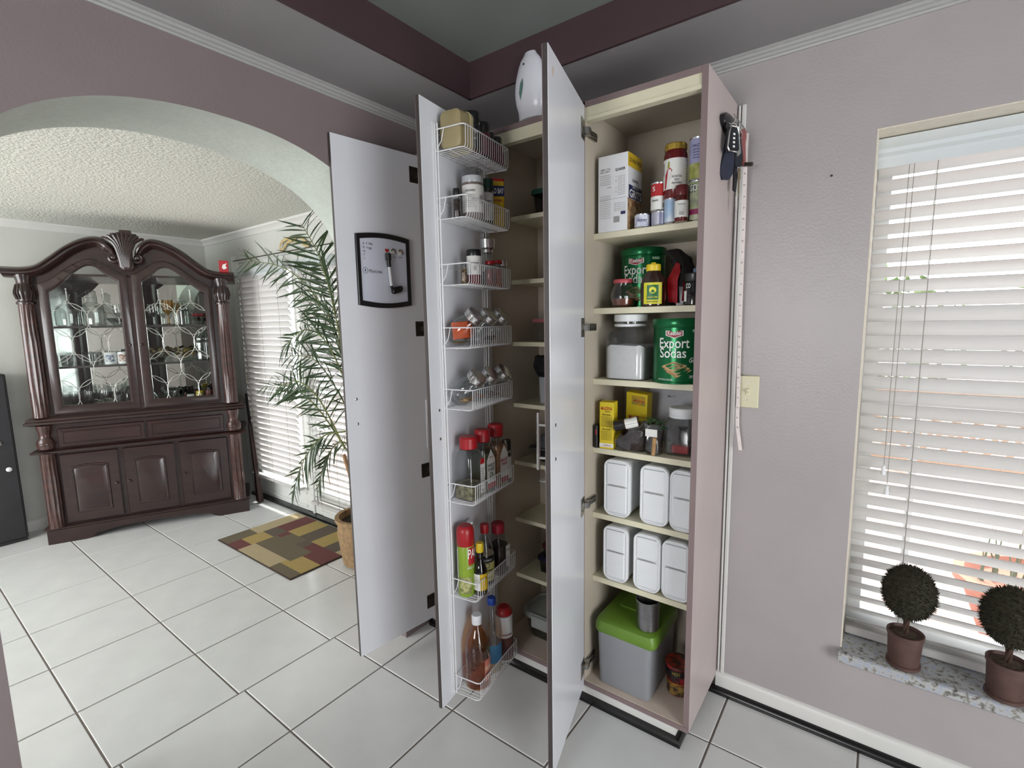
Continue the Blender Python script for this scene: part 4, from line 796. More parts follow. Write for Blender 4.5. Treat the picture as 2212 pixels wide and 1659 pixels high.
# cloth tape measure hanging down the wall
t=thing('tape_measure','white cloth tape measure hanging from the key rack down the wall','tape measure',(1.281,-.035,1.0))
pts=spline([(-.0,-.03,1.05),(-.002,-.024,.97),(-.003,-.01,.8),(-.004,.0,.5),(-.001,.004,.2),(.0,.006,.08),(.008,.004,.02),(.014,.004,-.02)],6)
b=MB(); b.strip([(x-.0055,y-.002,z) for x,y,z in pts],[(x+.0055,y+.002,z) for x,y,z in pts]); b.strip([(x+.0055,y+.0026,z) for x,y,z in pts],[(x-.0055,y-.0014,z) for x,y,z in pts]); b.build('ribbon',mat('tape_cloth',(214,204,200),.7),t,smooth=60)
b=MB()
for i in range(26):
    z=.96-.036*i; x,y=-.003,-.012
    q=min(pts,key=lambda p:abs(p[2]-z)); b.box(q[0]-.002,q[0]+.0015,q[1]-.0032,q[1]-.0026,z,z+.004)
b.build('tick_marks',m_inkg,t,kind='stuff')
# ---- light switch
t=thing('light_switch','ivory toggle light switch on the wall beside the pantry','light switch',(1.306,-.001,1.19))
m_ivory=mat('ivory_plastic',(208,204,174),.4,ns=10,na=.02)
MB().bbox(-.036,.036,-.006,0,-.058,.058,.003).build('plate',m_ivory,t); MB().bbox(-.006,.006,-.009,-.005,-.012,.012,.001).build('collar',m_ivory,t)
MB().loft([[(x,-.006,z) for x,z in rrect(.008,.014,.002,2)],[(x,-.018,z+.006) for x,z in rrect(.006,.007,.002,2)]]).build('toggle',m_ivory,t)
for z in (.03,-.03): MB().lathe([(.003,0),(.003,.001)],seg=10,T=lambda X,Y,Zz,z=z:(X,-.006-Zz,z+Y)).build('screw',m_nickel,t)
o=MB().lathe([(.0035,0),(.003,.004)],seg=10,T=lambda X,Y,Zz:(1.519+X,-Zz,1.888+Y)).build('wall_nail',mat('dark_steel',(60,58,58),.4,metal=.8)); tag(o,'small dark nail in the wall between pantry and window','nail')
# ---- whiteboard on the left door
t=thing('whiteboard','small black framed whiteboard stuck on the left pantry door','whiteboard',D1.T(.197,0,1.66)); TI=Matrix.Translation(-Vector(D1.T(.197,0,1.66)))
top=[(.074+(.32-.074)*k/12, 1.80+.012*math.sin(PI*k/12)) for k in range(13)]; bot=[(.32-(.32-.074)*k/12,1.527-.012*math.sin(PI*k/12)) for k in range(13)]
outer=top+bot; cx,cz=.197,1.664; inner=[(cx+(s-cx)*.87,cz+(z-cz)*.87) for s,z in outer]
MB().loft([[D1.T(s,.0008,z) for s,z in outer],[D1.T(s,.010,z) for s,z in outer],[D1.T(cx+(s-cx)*.985,.012,cz+(z-cz)*.985) for s,z in outer],[D1.T(s,.011,z) for s,z in inner],[D1.T(s,.006,z) for s,z in inner]],True,False).build('frame',m_blackp,t,inv=TI)
MB().add([D1.T(s,.006,z) for s,z in inner],[tuple(range(len(inner)))]).build('board',mat('dry_erase_white',(206,210,222),.2,ns=5,na=.02),t,inv=TI)
xd=-D1.u
def wb(L,m):
    b=MB()
    for (s_,sz,s,z,w) in L: text_flat(b,s_,sz,D1.T(s,.0068,z),xd,(0,0,1),0,w)
    b.build('handwriting',m,t,inv=TI,smooth=0)
wb([('A:  P, Milk',.014,.268,1.765,.045),('M:  4 eggs',.013,.27,1.75,.04),('M:',.013,.284,1.735,.01),('P.',.013,.284,1.722,.006),('L.',.013,.284,1.709,.006),('More tea.',.020,.237,1.66,.06),('1',.014,.284,1.662,.004),('AM',.008,.17,1.722,.012),('NOON',.008,.147,1.722,.016),('NIGHT',.008,.118,1.722,.016)],m_ink)
b=MB(); b.tube([tuple(Vector(D1.T(.284+.011*math.cos(2*PI*k/18),.0068,1.662+.012*math.sin(2*PI*k/18)))) for k in range(18)],.0007,4,closed=True); b.build('handwriting',m_ink,t,inv=TI)
for s,z,m in ((.152,1.745,'grey'),(.118,1.745,'brown')):
    mg=thing('round_magnet','round white magnet with a dark swirl on the whiteboard' if m=='grey' else 'round white magnet with brown marking near the whiteboard edge','magnet',D1.T(s,.0062,z)); MI=Matrix.Translation(-Vector(D1.T(s,.0062,z)))
    MB().lathe([(.0135,0),(.0135,.002),(.012,.003)],seg=20,T=lambda X,Y,Zz: D1.T(s+X,.0062+Zz,z+Y)).build('disc',mat('magnet_white',(200,198,194),.3),mg,inv=MI)
    MB().tube([D1.T(s+.010*math.cos(a),.0096,z+.009*math.sin(a*1.3)) for a in [k*.5 for k in range(8)]],.002,5).build('swirl',m_ink if m=='grey' else mat('brown_ink',(90,50,40),.5),mg,inv=MI)
hm=thing('heart_magnet','small red heart magnet on the whiteboard','magnet',D1.T(.182,.0062,1.747)); MI=Matrix.Translation(-Vector(D1.T(.182,.0062,1.747)))
hp=[(.009*(math.sin(a)**3),.0075*(math.cos(a)-.38*math.cos(2*a)-.15*math.cos(3*a))) for a in [2*PI*k/20 for k in range(20)]]
MB().loft([[D1.T(.182+x,d,1.747+z) for x,z in hp] for d in (.0062,.0085)]).build('heart',m_inkr,hm,inv=MI)
mk=thing('marker_pen','dry erase marker with black cap clipped on the whiteboard','marker',D1.T(.18,.016,1.62)); MI=Matrix.Translation(-Vector(D1.T(.18,.016,1.62)))
MB().tube([D1.T(.181,.016,1.685),D1.T(.174,.016,1.605)],.0065,12).build('barrel',m_whitep,mk,inv=MI)
MB().tube([D1.T(.183,.016,1.735),D1.T(.1805,.016,1.68)],.0085,12).build('cap',m_blackp,mk,inv=MI); MB().bbox(.170,.196,.011,.021,1.706,1.735,.003,T=D1.T).build('eraser_tip',m_blackp,mk,inv=MI); MB().tube([D1.T(.174,.016,1.605),D1.T(.172,.016,1.59)],.006,12,taper=.6).build('end_plug',m_blackp,mk,inv=MI)
mk=thing('board_eraser','black oval eraser at the foot of the marker on the whiteboard','eraser',D1.T(.145,.007,1.592)); MI=Matrix.Translation(-Vector(D1.T(.145,.007,1.592)))
MB().loft([[D1.T(.145+x*k,d,1.59+z*k+.25*x*-1) for x,z in rrect(.05,.028,.013,5)] for d,k in ((.0065,1),(.018,1),(.022,.85))]).build('pad',m_blackp,mk,inv=MI)
# ================================================================ KITCHEN WINDOW
m_vinyl=mat('white_window_vinyl',(220,222,224),.35,ns=8,na=.02)
m_slat=translucent('white_blind_slat',(214,212,210),.17,.4)
m_pane=glass('window_pane',(252,253,253),.03,.01)
win=struct(MB().box(WX0,WX0+.045,.18,.24,WZ0,WZ1).box(WX1-.045,WX1,.18,.24,WZ0,WZ1).box(WX0+.045,WX1-.045,.18,.24,WZ0,WZ0+.06).box(WX0+.045,WX1-.045,.18,.24,WZ1-.05,WZ1).build('window_1',m_vinyl))
MB().box(WX0+.045,WX1-.045,.19,.225,1.14,1.18).build('meeting_rail',m_vinyl,win)
MB().box(1.775,1.797,.20,.22,WZ0+.06,1.14).build('glazing_bar',m_vinyl,win)
MB().box(WX0+.045,WX1-.045,.208,.211,WZ0+.06,1.14).build('pane',m_pane,win); MB().box(WX0+.045,WX1-.045,.216,.219,1.18,WZ1-.05).build('pane',m_pane,win)
m_cord=mat('grey_blind_cord',(150,144,136),.8)
struct(MB().box(WX0,WX1,.0005,.178,WZ1-.004,WZ1-.0002).box(WX0+.0002,WX0+.004,.0005,.178,WZ0,WZ1-.004).build('trim_12',mat('cream_reveal_paint',(214,206,190),.5)))
# blind
def slat_mesh(L,w=.05):
    b=MB(); n=6; A=[];Bv=[]
    prof=[(-w/2+w*k/n, .0035*(1-(2*k/n-1)**2)) for k in range(n+1)]
    th=.0026
    ring=[(y,z) for y,z in prof]+[(y,z-th) for y,z in prof[::-1]]
    b.loft([[(0,y,z) for y,z in ring],[(L,y,z) for y,z in ring]]); return b
def make_blind(label,x0,x1,y,ztop,zbot,pitch,tilt,mat_s,val_h,cords,name='venetian_blind',rail_h=.022,valance=True,dep=.03):
    t=thing(name,label,'blind',(x0,y,zbot))
    if valance:
        b=MB(); h=val_h
        pr=[(-dep,0),(-dep,h*.28),(-dep-.006,h*.36),(-dep-.002,h*.5),(-dep-.008,h*.62),(-dep-.002,h*.8),(-dep,h),(-dep+.012,h),(-dep+.012,0)]
        b.loft([[(xx,a,ztop-zbot-h+c) for a,c in pr] for xx in (-.004,x1-x0+.004)]); b.build('valance',mat('grey_white_valance',(204,210,212),.4,ns=8,na=.02),t)
    b=MB().bbox(0,x1-x0,-.02,.028,ztop-zbot-.045,ztop-zbot-.003,.003); b.build('headrail',m_vinyl,t)
    me=None; z=ztop-zbot-val_h-.004; k=0
    while z>rail_h+.014:
        if me is None: me=slat_mesh(x1-x0-.004).mesh([mat_s],40)
        o=bpy.data.objects.new('slat',me); COL.objects.link(o); o.parent=t; o.location=(.002,0,z); o.rotation_euler=(math.radians(tilt(z+zbot)),0,0); z-=pitch
    MB().bbox(0,x1-x0,-.024,.024,0,rail_h,.004).build('bottom_rail',mat_s,t)
    for cx in cords:
        for yy in (-.026,.026):
            MB().tube([(cx,yy,.006),(cx,yy,ztop-zbot-.04)],.0012,5).build('ladder_cord',m_cord,t)
    return t
def ktilt(z):
    if z>1.62: a=-30
    elif z>1.44: a=-30-(1.62-z)/.18*32
    else: a=-62+max(0,(1.0-z))*36
    return a
KB=make_blind('white slatted blind in the kitchen window above the granite sill',WX0+.006,WX1-.006,.118,WZ1-.008,WZ0+.003,.0447,ktilt,m_slat,.088,(.145,.56,.97),rail_h=.03)
for dx,zb in ((.078,.964),(.090,.899)):
    MB().tube([(dx,-.034,WZ1-.1-WZ0),(dx-.004,-.036,zb-WZ0)],.0011,5).build('pull_cord',m_cord,KB)
    MB().lathe([(.002,.034),(.006,.03),(.0055,.02),(.0075,.008),(.007,.002),(.003,0)],(dx-.004,-.036,zb-WZ0-.036),12).build('tassel',m_whitep,KB)
# topiaries
m_pot=mat('brown_resin_pot',(84,60,54),.6,ns=25,na=.2,bump=.2,bs=40); m_leafd=mat('dark_moss_foliage',(46,44,30),.95,ns=90,na=.5); m_stem=mat('brown_twig',(70,50,40),.85,ns=60,na=.3)
def topiary(label,x,y,rx,rz,seed):
    rnd=random.Random(seed); t=thing('topiary',label,'topiary',(x,y,WZ0),group=None)
    MB().lathe([(.043,0),(.045,.002),(.045,.01),(.04,.012),(.041,.014),(.046,.1),(.049,.102),(.049,.112),(.046,.113),(.043,.104)],seg=28).build('pot',m_pot,t)
    MB().lathe([(.043,.098),(.03,.106),(.012,.109)],seg=20).build('moss',mat('brown_moss',(80,64,52),.95,ns=80,na=.4,bump=.8,bs=70),t)
    for k in range(4):
        a=k*1.57; MB().tube([(.008*math.cos(a),.008*math.sin(a),.1),(.005*math.cos(a+1),.005*math.sin(a+1),.13),(.007*math.cos(a+2),.007*math.sin(a+2),.16),(.004*math.cos(a+3),.004*math.sin(a+3),.2)],.0036,6).build('stem',m_stem,t)
    cz=.155+rz; b=MB()
    b.lathe([(rx*.93*math.cos(p),rz*.93*math.sin(p)) for p in [(-PI/2+PI*k/14) for k in range(15)]],(0,0,cz),24)
    N=2600
    for i in range(N):
        u=2*i/N-1; a=i*2.39996; s=math.sqrt(1-u*u); nv=Vector((s*math.cos(a),s*math.sin(a),u)); p=Vector((nv.x*rx*.9,nv.y*rx*.9,cz+nv.z*rz*.9))
        tv=Vector((rnd.uniform(-1,1),rnd.uniform(-1,1),rnd.uniform(-1,1))).cross(nv).normalized(); d=(nv+.6*Vector((rnd.uniform(-1,1),rnd.uniform(-1,1),rnd.uniform(-1,1)))).normalized()
        l=rnd.uniform(.008,.016); w=.0022; b.add([tuple(p-tv*w),tuple(p+tv*w),tuple(p+d*l)],[(0,1,2)])
    b.build('foliage',m_leafd,t,smooth=0,kind='stuff'); return t
topiary('small round topiary in a brown pot on the sill in front of the pull cords',1.796,.016,.072,.09,1)
topiary('small round topiary in a brown pot on the sill away from the pull cords',2.03,.014,.074,.092,2)
# ================================================================ OUTSIDE
m_pav=mat('terracotta_patio',(158,122,110),.8,ns=3,col2=(184,170,164))
struct(MB().box(-8,9,.3,16,-.16,-.1).build('patio_ground',m_pav))
m_lat=mat('weathered_lattice_wood',(160,128,104),.7,ns=30,na=.1)
t=thing('lattice_fence','low wooden lattice fence across the patio outside the window','fence',(2.5,4.6,-.1))
for z in (0,.75): MB().box(-5,5,-.03,.03,z,z+.08).build('rail',m_lat,t)
for k in range(6): MB().box(-5+2*k-.04,-5+2*k+.04,-.04,.04,0,.95).build('post',m_lat,t)
lm=MB().box(-.018,.018,-.006,.006,0,.67).mesh([m_lat],0)
for k in range(60):
    for sg in (-1,1):
        o=bpy.data.objects.new('lath',lm); COL.objects.link(o); o.parent=t; o.location=(-4.8+.16*k,.008*sg,.08); o.rotation_euler=(0,sg*math.radians(38),0); o.scale=(1,1,1.26)
m_out=mat('sunlit_leaves',(74,100,46),.8,ns=4,col2=(116,142,90))
def bush(label,x,y,r,h,seed):
    rnd=random.Random(seed); b=MB()
    for i in range(1500):
        u=rnd.uniform(-1,1); a=rnd.uniform(0,2*PI); s=math.sqrt(1-u*u); k=rnd.uniform(.75,1.02)
        p=Vector((s*math.cos(a)*r*k,s*math.sin(a)*r*k,h/2+u*h/2*k)); q=Vector((rnd.uniform(-1,1),rnd.uniform(-1,1),rnd.uniform(-1,1))).normalized()*.09; w=q.cross(Vector((.3,.5,.8))).normalized()*.035
        b.add([tuple(p-w),tuple(p+q*.5-w*1.2),tuple(p+q),tuple(p+q*.5+w*1.2)],[(0,1,2,3)])
    t=thing('garden_shrub',label,'shrub',(x,y,-.1)); b.build('foliage',m_out,t,smooth=0,kind='stuff'); MB().lathe([(.06,0),(.05,h*.6)],seg=8).build('trunk',m_stem,t); return t
bush('wide leafy shrub behind the fence opposite the kitchen window',1.2,6.6,1.4,2.3,1); bush('tall leafy shrub behind the fence beside the wide one',4.4,6.9,1.5,2.6,2)
bush('leafy shrub outside the french doors',-1.7,6.5,1.3,2.2,3); bush('rounded shrub in the garden past the french doors',-4.8,6.0,1.4,2.0,4)
t=thing('patio_planter','terracotta planter with spiky plant on the patio outside the window','planter',(2.35,1.15,-.1))
MB().lathe([(.2,0),(.3,.3),(.33,.31),(.33,.35),(.29,.35),(.27,.3)],seg=26).build('pot',mat('terracotta',(160,100,80),.8),t)
b=MB(); rnd=random.Random(2)
for k in range(70):
    a=rnd.uniform(0,6.28); r=rnd.uniform(.02,.24); x,y=r*math.cos(a),r*math.sin(a); b.add([(x-.008,y,.3),(x+.008,y,.3),(x+rnd.uniform(-.06,.06),y+rnd.uniform(-.06,.06),rnd.uniform(.42,.6))],[(0,1,2)])
b.build('blades',mat('grey_green_blades',(90,104,80),.7),t,smooth=0,kind='stuff')
# ================================================================ DINING ROOM: FRENCH DOORS
m_fd=mat('white_french_door',(214,216,212),.4,ns=6,na=.03)
tag_d=0
for i,(x0,x1) in enumerate(FD):
    z0,z1=.02,1.965; st=.10
    d=struct(MB().bbox(x0,x0+st,.105,.15,z0,z1,.003).bbox(x1-st,x1,.105,.15,z0,z1,.003).box(x0+st,x1-st,.106,.149,z0,.20).box(x0+st,x1-st,.106,.149,1.86,z1).build('door_%d'%(i+1),m_fd))
    MB().box(x0+st,x1-st,.126,.130,.20,1.86).build('pane',m_pane,d)
    MB().bbox(x0+st-.006,x1-st+.006,.097,.106,.045,.062,.002).build('panel_bead',m_fd,d); MB().bbox(x0+st-.006,x1-st+.006,.097,.106,.15,.167,.002).build('panel_bead',m_fd,d)
    for z in ((1.76,1.02,.25) if i==0 else ()): MB().tube([(x0-.004,.096,z-.045),(x0-.004,.096,z+.045)],.008,8).build('hinge',mat('aged_brass',(140,120,80),.4,metal=.8),d)
    if i==0: MB().box(x1-.012,x1+.012,.094,.105,z0,z1).build('astragal',m_fd,d)
    if i==1: MB().lathe([(.024,0),(.028,.01),(.02,.03),(.001,.034)],seg=14,T=lambda X,Y,Zz: (x0+.05+X,.1-Zz-.02,.98+Y)).build('knob',m_nickel,d)
struct(MB().box(-2.64,-2.6,.085,.16,0,1.985).box(-.845,-.80,.085,.16,0,1.985).box(-2.6,-.845,.085,.16,1.965,1.985).box(-2.69,-2.64,.085,.105,0,2.02).box(-.80,-.75,.085,.105,0,2.02).build('trim_9',m_fd))
struct(MB().box(-2.64,-.80,.06,.16,0,.018).build('trim_10',m_black))
struct(MB().tube([(-2.62,.07,1.978),(-.8,.07,1.978)],.004,6).build('trim_11',mat('dark_curtain_wire',(70,60,58),.5)))
ft=lambda z: -58
make_blind('white slatted blind on the french door beside the hutch',-2.535,-1.79,.055,1.90,.20,.0455,ft,m_slat,.07,(.1,.37,.64))
make_blind('white slatted blind on the french door behind the palm',-1.655,-.91,.055,1.90,.13,.0455,lambda z: -44,m_slat,.07,(.1,.37,.64))
o=MB().bbox(-1.955,-1.85,.02,.03,1.835,1.92,.002).build('paper_note',mat('grey_paper',(176,178,172),.7,ns=30,na=.15)); tag(o,'small grey paper note hanging at the top of the french door blind','note')
# straw bow on the wall
t=thing('straw_bow','dried straw bow hung on the wall above the french doors','decoration',(-1.735,.098,2.055)); m_straw=mat('straw',(196,176,128),.8,ns=60,na=.2)
for nm,pts in (('loop',[(0,0,0),(-.06,-.012,.015),(-.15,-.015,-.01),(-.17,-.012,-.055),(-.13,-.01,-.05),(-.07,-.012,-.015),(0,0,0)]),('tail',[(0,0,0),(.06,-.012,.012),(.13,-.012,-.01),(.2,-.01,-.055),(.17,-.01,-.06),(.1,-.01,-.03),(0,0,-.006)]),('knot',[(-.012,-.01,-.012),(0,-.016,.006),(.012,-.01,.012)])):
    P3=spline(pts,5); b=MB()
    for dz in (-.006,0,.006): b.tube([(x,y-.004,z+dz) for x,y,z in P3],.004,5)
    b.build(nm,m_straw,t,kind='stuff')
# ---- rug
RX0,RX1,RY0,RY1=-1.875,-.955,-.535,.045
C={'o':(108,98,78),'y':(172,150,92),'r':(108,64,62),'b':(180,164,130),'g':(98,88,76)}
grid=[(0,.14,.0,.36,'o'),(0,.14,.36,1,'b'),(.14,.30,0,.16,'r'),(.14,.30,.16,.42,'y'),(.14,.30,.42,.6,'g'),(.14,.30,.6,1,'r'),(.30,.36,.46,.6,'r'),(.30,.46,.6,1,'y'),(.30,.56,.0,.2,'b'),(.30,.56,.2,.46,'o'),(.36,.56,.46,.6,'o'),(.46,.62,.6,1,'g'),(.56,.74,.0,.16,'b'),(.56,.78,.2,.46,'o'),(.56,.66,.46,.6,'g'),(.62,.78,.6,1,'y'),(.66,.86,.34,.6,'r'),(.74,1,.0,.12,'o'),(.74,1,.12,.34,'y'),(.56,.74,.16,.2,'b'),(.78,.92,.6,.86,'g'),(.86,1,.34,.6,'r'),(.78,.86,.2,.34,'y'),(.78,1,.86,1,'y'),(.92,1,.6,.86,'b')]
b=MB().mat(0).bbox(RX0,RX1,RY0,RY1,.001,.008,.003)
keys=list(C); nx,ny=50,50
vs=[];fs=[]
t=thing('rug','patchwork woven rug in front of the french doors','rug',((RX0+RX1)/2,(RY0+RY1)/2,0)); RIv=Matrix.Translation((-(RX0+RX1)/2,-(RY0+RY1)/2,0))
b.build('backing',mat('rug_binding',(60,46,40),.9,ns=60,na=.2),t,inv=RIv)
for k in C:
    b=MB()
    for i in range(nx):
        for j in range(ny):
            u,v=(i+.5)/nx,(j+.5)/ny; col='o'
            for (a0,a1,c0,c1,cc) in grid:
                if a0<=u<a1 and c0<=v<c1: col=cc; break
            if col!=k: continue
            x0=RX0+.006+(RX1-RX0-.012)*i/nx; x1=RX0+.006+(RX1-RX0-.012)*(i+1)/nx; y0=RY0+.006+(RY1-RY0-.012)*j/ny; y1=RY0+.006+(RY1-RY0-.012)*(j+1)/ny
            b.add([(x0,y0,.0095),(x1,y0,.0095),(x1,y1,.0095),(x0,y1,.0095)],[(0,1,2,3)])
    if b.f: b.build('woven_patches',mat('rug_'+k,C[k],.95,ns=140,na=.18,bump=.4,bs=150,stretch=(1,6,1)),t,inv=RIv,smooth=0,kind='stuff')
# ---- palm
m_frond=mat('palm_leaf_green',(44,66,34),.45,ns=20,na=.25); m_rach=mat('palm_stalk',(104,112,60),.6,ns=30,na=.15)
PXo,PYo=-.80,-.13
palm=thing('potted_palm','tall potted palm with arching feathery fronds by the french doors','palm',(PXo,PYo,0))
MB().lathe([(.10,0),(.13,.01),(.155,.2),(.15,.27),(.165,.28),(.165,.3),(.14,.3),(.135,.26)],seg=24).build('pot',mat('wicker_pot',(150,122,88),.8,ns=40,na=.25,bump=.6,bs=60),palm)
MB().lathe([(.14,.262),(.08,.27)],seg=20).build('soil',mat('dark_soil',(52,40,32),.95,ns=60,na=.3),palm)
for k,(x,y,h,lx,ly) in enumerate(((.0,.0,1.05,-.06,.0),(.04,.03,.8,.04,.03),(-.04,.02,.65,-.12,-.02))):
    MB().tube(spline([(x,y,.25),(x+lx*.3,y+ly*.3,h*.6),(x+lx,y+ly,h)],5),.016,8,taper=.7).build('trunk',mat('tan_palm_trunk',(150,116,80),.7,ns=30,na=.2),palm)
lb=MB(); n=6; A=[];Bv=[];Cc=[]
for i in range(n+1):
    u=i/n; w=.055*math.sin(PI*min(1,(u*.92+.08)))**.8*(1-.25*u); zz=-.22*u*u; A.append((u,-w,zz+.012)); Bv.append((u,0,zz)); Cc.append((u,w,zz+.012))
lb.strip(A,Bv); lb.strip(Bv,Cc); leaf_me=lb.mesh([m_frond],60)
LEAFN=0; LB=MB()
def frond(pts,n_leaf,llen,seed,droop=.22):
    global LEAFN
    rnd=random.Random(seed); P3=[Vector(p)-Vector((PXo,PYo,0)) for p in spline(pts,6)]
    fr=MB().tube([tuple(p) for p in P3],.006,6,taper=.3).build('frond',m_rach,palm)
    for i in range(n_leaf):
        f=.16+.82*i/(n_leaf-1); k=f*(len(P3)-1); a=int(min(k,len(P3)-2)); p=P3[a].lerp(P3[a+1],k-a); t=(P3[a+1]-P3[a]).normalized()
        side=t.cross(Vector((0,0,1))); side=side.normalized() if side.length>.05 else Vector((1,0,0)); up=side.cross(t)
        # leaflets fan mostly up and down in the plane of the wall, as the photo shows
        for sg in (-1,1):
            if rnd.random()<.04: continue
            ln=llen*(.35+.65*math.sin(PI*(.12+.76*f)))*rnd.uniform(.85,1.12)
            d=(side*sg*rnd.uniform(.15,.5)+up*sg*rnd.uniform(.35,.8)+t*rnd.uniform(.5,.9)+Vector((0,0,-droop*rnd.uniform(.2,1.0)))).normalized()
            if (p+d*ln).y+PYo>.0: d.y=-abs(d.y)*.3; d.normalize()
            if (p+d*ln).z>2.13: d.z=min(d.z,(2.13-p.z)/ln); d.z=max(d.z,-.9); d.normalize()
            zx=(side-d*side.dot(d)).normalized(); zx=(zx+.5*Vector((rnd.uniform(-1,1),rnd.uniform(-1,1),rnd.uniform(-1,1)))).normalized(); zx=(zx-d*zx.dot(d)).normalized(); yx=zx.cross(d)
            if zx.z<0: zx=-zx; yx=-yx
            Mx=Matrix(((d.x*ln,yx.x*ln*.72,zx.x*ln,p.x),(d.y*ln,yx.y*ln*.72,zx.y*ln,p.y),(d.z*ln,yx.z*ln*.72,zx.z*ln,p.z),(0,0,0,1)))
            if LEAFN<296:
                o=bpy.data.objects.new('leaflet',leaf_me); COL.objects.link(o); o.parent=fr; o.matrix_local=Mx; LEAFN+=1
            else: LB.add([tuple(Mx@v.co) for v in leaf_me.vertices],[tuple(q.vertices) for q in leaf_me.polygons])
F=[([(-.88,-.10,1.05),(-1.10,-.08,1.50),(-1.55,-.07,1.82),(-2.14,-.06,1.93)],28,.21,1),
   ([(-.92,-.12,.66),(-1.28,-.10,.92),(-1.62,-.09,1.03),(-1.98,-.08,1.0)],26,.20,4),
   ([(-.92,-.14,.80),(-1.16,-.14,.74),(-1.38,-.15,.56),(-1.54,-.16,.30)],22,.22,5),
   ([(-.88,-.12,1.05),(-1.08,-.12,1.34),(-1.32,-.12,1.42),(-1.60,-.12,1.30)],24,.22,3),
   ([(-.86,-.12,1.05),(-.97,-.12,1.5),(-1.06,-.14,1.84),(-1.20,-.16,2.06)],24,.24,2),
   ([(-.88,-.08,1.0),(-1.04,-.05,1.26),(-1.22,-.04,1.54),(-1.46,-.05,1.66)],20,.21,7),
   ([(-.9,-.16,.7),(-1.08,-.2,1.0),(-1.28,-.22,1.10),(-1.52,-.22,1.04)],20,.21,6),
   ([(-.9,-.1,.7),(-1.08,-.08,.7),(-1.24,-.08,.56),(-1.36,-.08,.34)],18,.19,8),
   ([(-.86,-.12,1.0),(-.98,-.1,1.4),(-1.06,-.08,1.66),(-1.2,-.06,1.84)],20,.22,11),
   ([(-.88,-.1,.85),(-1.1,-.06,1.04),(-1.34,-.05,1.22),(-1.64,-.05,1.24)],20,.20,12)]
for pts,n,l,s in F: frond(pts,n,l,s)
LB.build('leaflets',m_frond,palm,smooth=60,kind='stuff')
# ---- long gun-like wooden piece leaning in the corner
t=thing('long_gun','long dark gun with wooden stock leaning beside the french door','gun',(-2.36,-.0,.01))
lean=lambda z: (-.10*z/.9,.008*z/.9,z)
MB().tube([lean(.45),lean(.895)],.012,10,taper=.8).build('barrel',mat('gun_metal',(34,32,34),.4,metal=.6),t)
b=MB(); rings=[]
for z,w,d in ((0,.045,.02),(.02,.05,.022),(.16,.038,.02),(.25,.024,.016),(.32,.028,.018),(.42,.024,.017),(.62,.020,.015),(.66,.015,.012)):
    x,y,_=lean(z); rings.append([(x+a,y+c,z) for a,c in rrect(w,d*2,.008,3)])
b.loft(rings); b.build('stock',mat('dark_walnut',(58,36,30),.4,ns=14,na=.3,stretch=(1,1,.1)),t)
MB().tube([(lean(.30)[0]+.02+.016*math.cos(a),lean(.3)[1],.30+.02*math.sin(a)) for a in [2*PI*k/12 for k in range(12)]],.0025,5,closed=True).build('trigger_guard',m_dkmetal,t)
# ---- dark cabinet at the far wall
t=thing('dark_cabinet','black cabinet with white knobs standing against the far dining wall','cabinet',(-3.07,-1.62,0))
m_bk=mat('black_stained_wood',(28,26,30),.35,ns=12,na=.25)
MB().bbox(-.1,.06,-.33,.335,.02,1.16,.004).build('body',m_bk,t); MB().box(-.1,.058,-.325,.33,0,.02).build('plinth',m_bk,t)
for y0,y1 in ((-.325,-.005),(.005,.325)): 
    d=MB().bbox(.06,.075,y0,y1,.03,1.15,.003).build('door',m_bk,t)
for (yk,z) in ((.285,.52),(-.04,.7),(.26,.705)): MB().lathe([(.008,0),(.016,.008),(.014,.016),(.002,.02)],seg=14,T=lambda X,Y,Zz,yk=yk,z=z:(.075+Zz,yk+X,z+Y)).build('knob',m_whitep if z<.6 else m_nickel,t)
# ================================================================ CHINA HUTCH (angled across the dining room corner)
def wood(name,c1,c2,rough=.28):
    if name in MC: return MC[name]
    m=bpy.data.materials.new(name); m.use_nodes=True; nt=m.node_tree; b=nt.nodes['Principled BSDF']; b.inputs['Roughness'].default_value=rough; b.inputs['Coat Weight'].default_value=.25
    tc=nt.nodes.new('ShaderNodeTexCoord'); mp=nt.nodes.new('ShaderNodeMapping'); mp.inputs['Scale'].default_value=(1,6,6); nt.links.new(tc.outputs['Object'],mp.inputs[0])
    n=nt.nodes.new('ShaderNodeTexNoise'); n.inputs['Scale'].default_value=5; n.inputs['Detail'].default_value=6; nt.links.new(mp.outputs[0],n.inputs['Vector'])
    r=nt.nodes.new('ShaderNodeValToRGB'); r.color_ramp.elements[0].color=lin(c1); r.color_ramp.elements[1].color=lin(c2); r.color_ramp.elements[0].position=.35; r.color_ramp.elements[1].position=.68
    nt.links.new(n.outputs['Fac'],r.inputs[0]); nt.links.new(r.outputs[0],b.inputs['Base Color']); MC[name]=m; return m
mw=wood('dark_cherry_wood',(34,20,18),(49,30,27)); mwl=wood('red_cherry_column',(50,29,25),(72,43,37))
HW=1.208
H=thing('china_hutch','dark cherry china hutch with arched glass doors and carved crest','hutch',(-2.765,-1.23,0),math.radians(64.665))
def hb(mb,name,m=None,parent=H,**k): return mb.build(name,m or mw,parent,**k)
SX=lambda u: HW-u
DB=.40
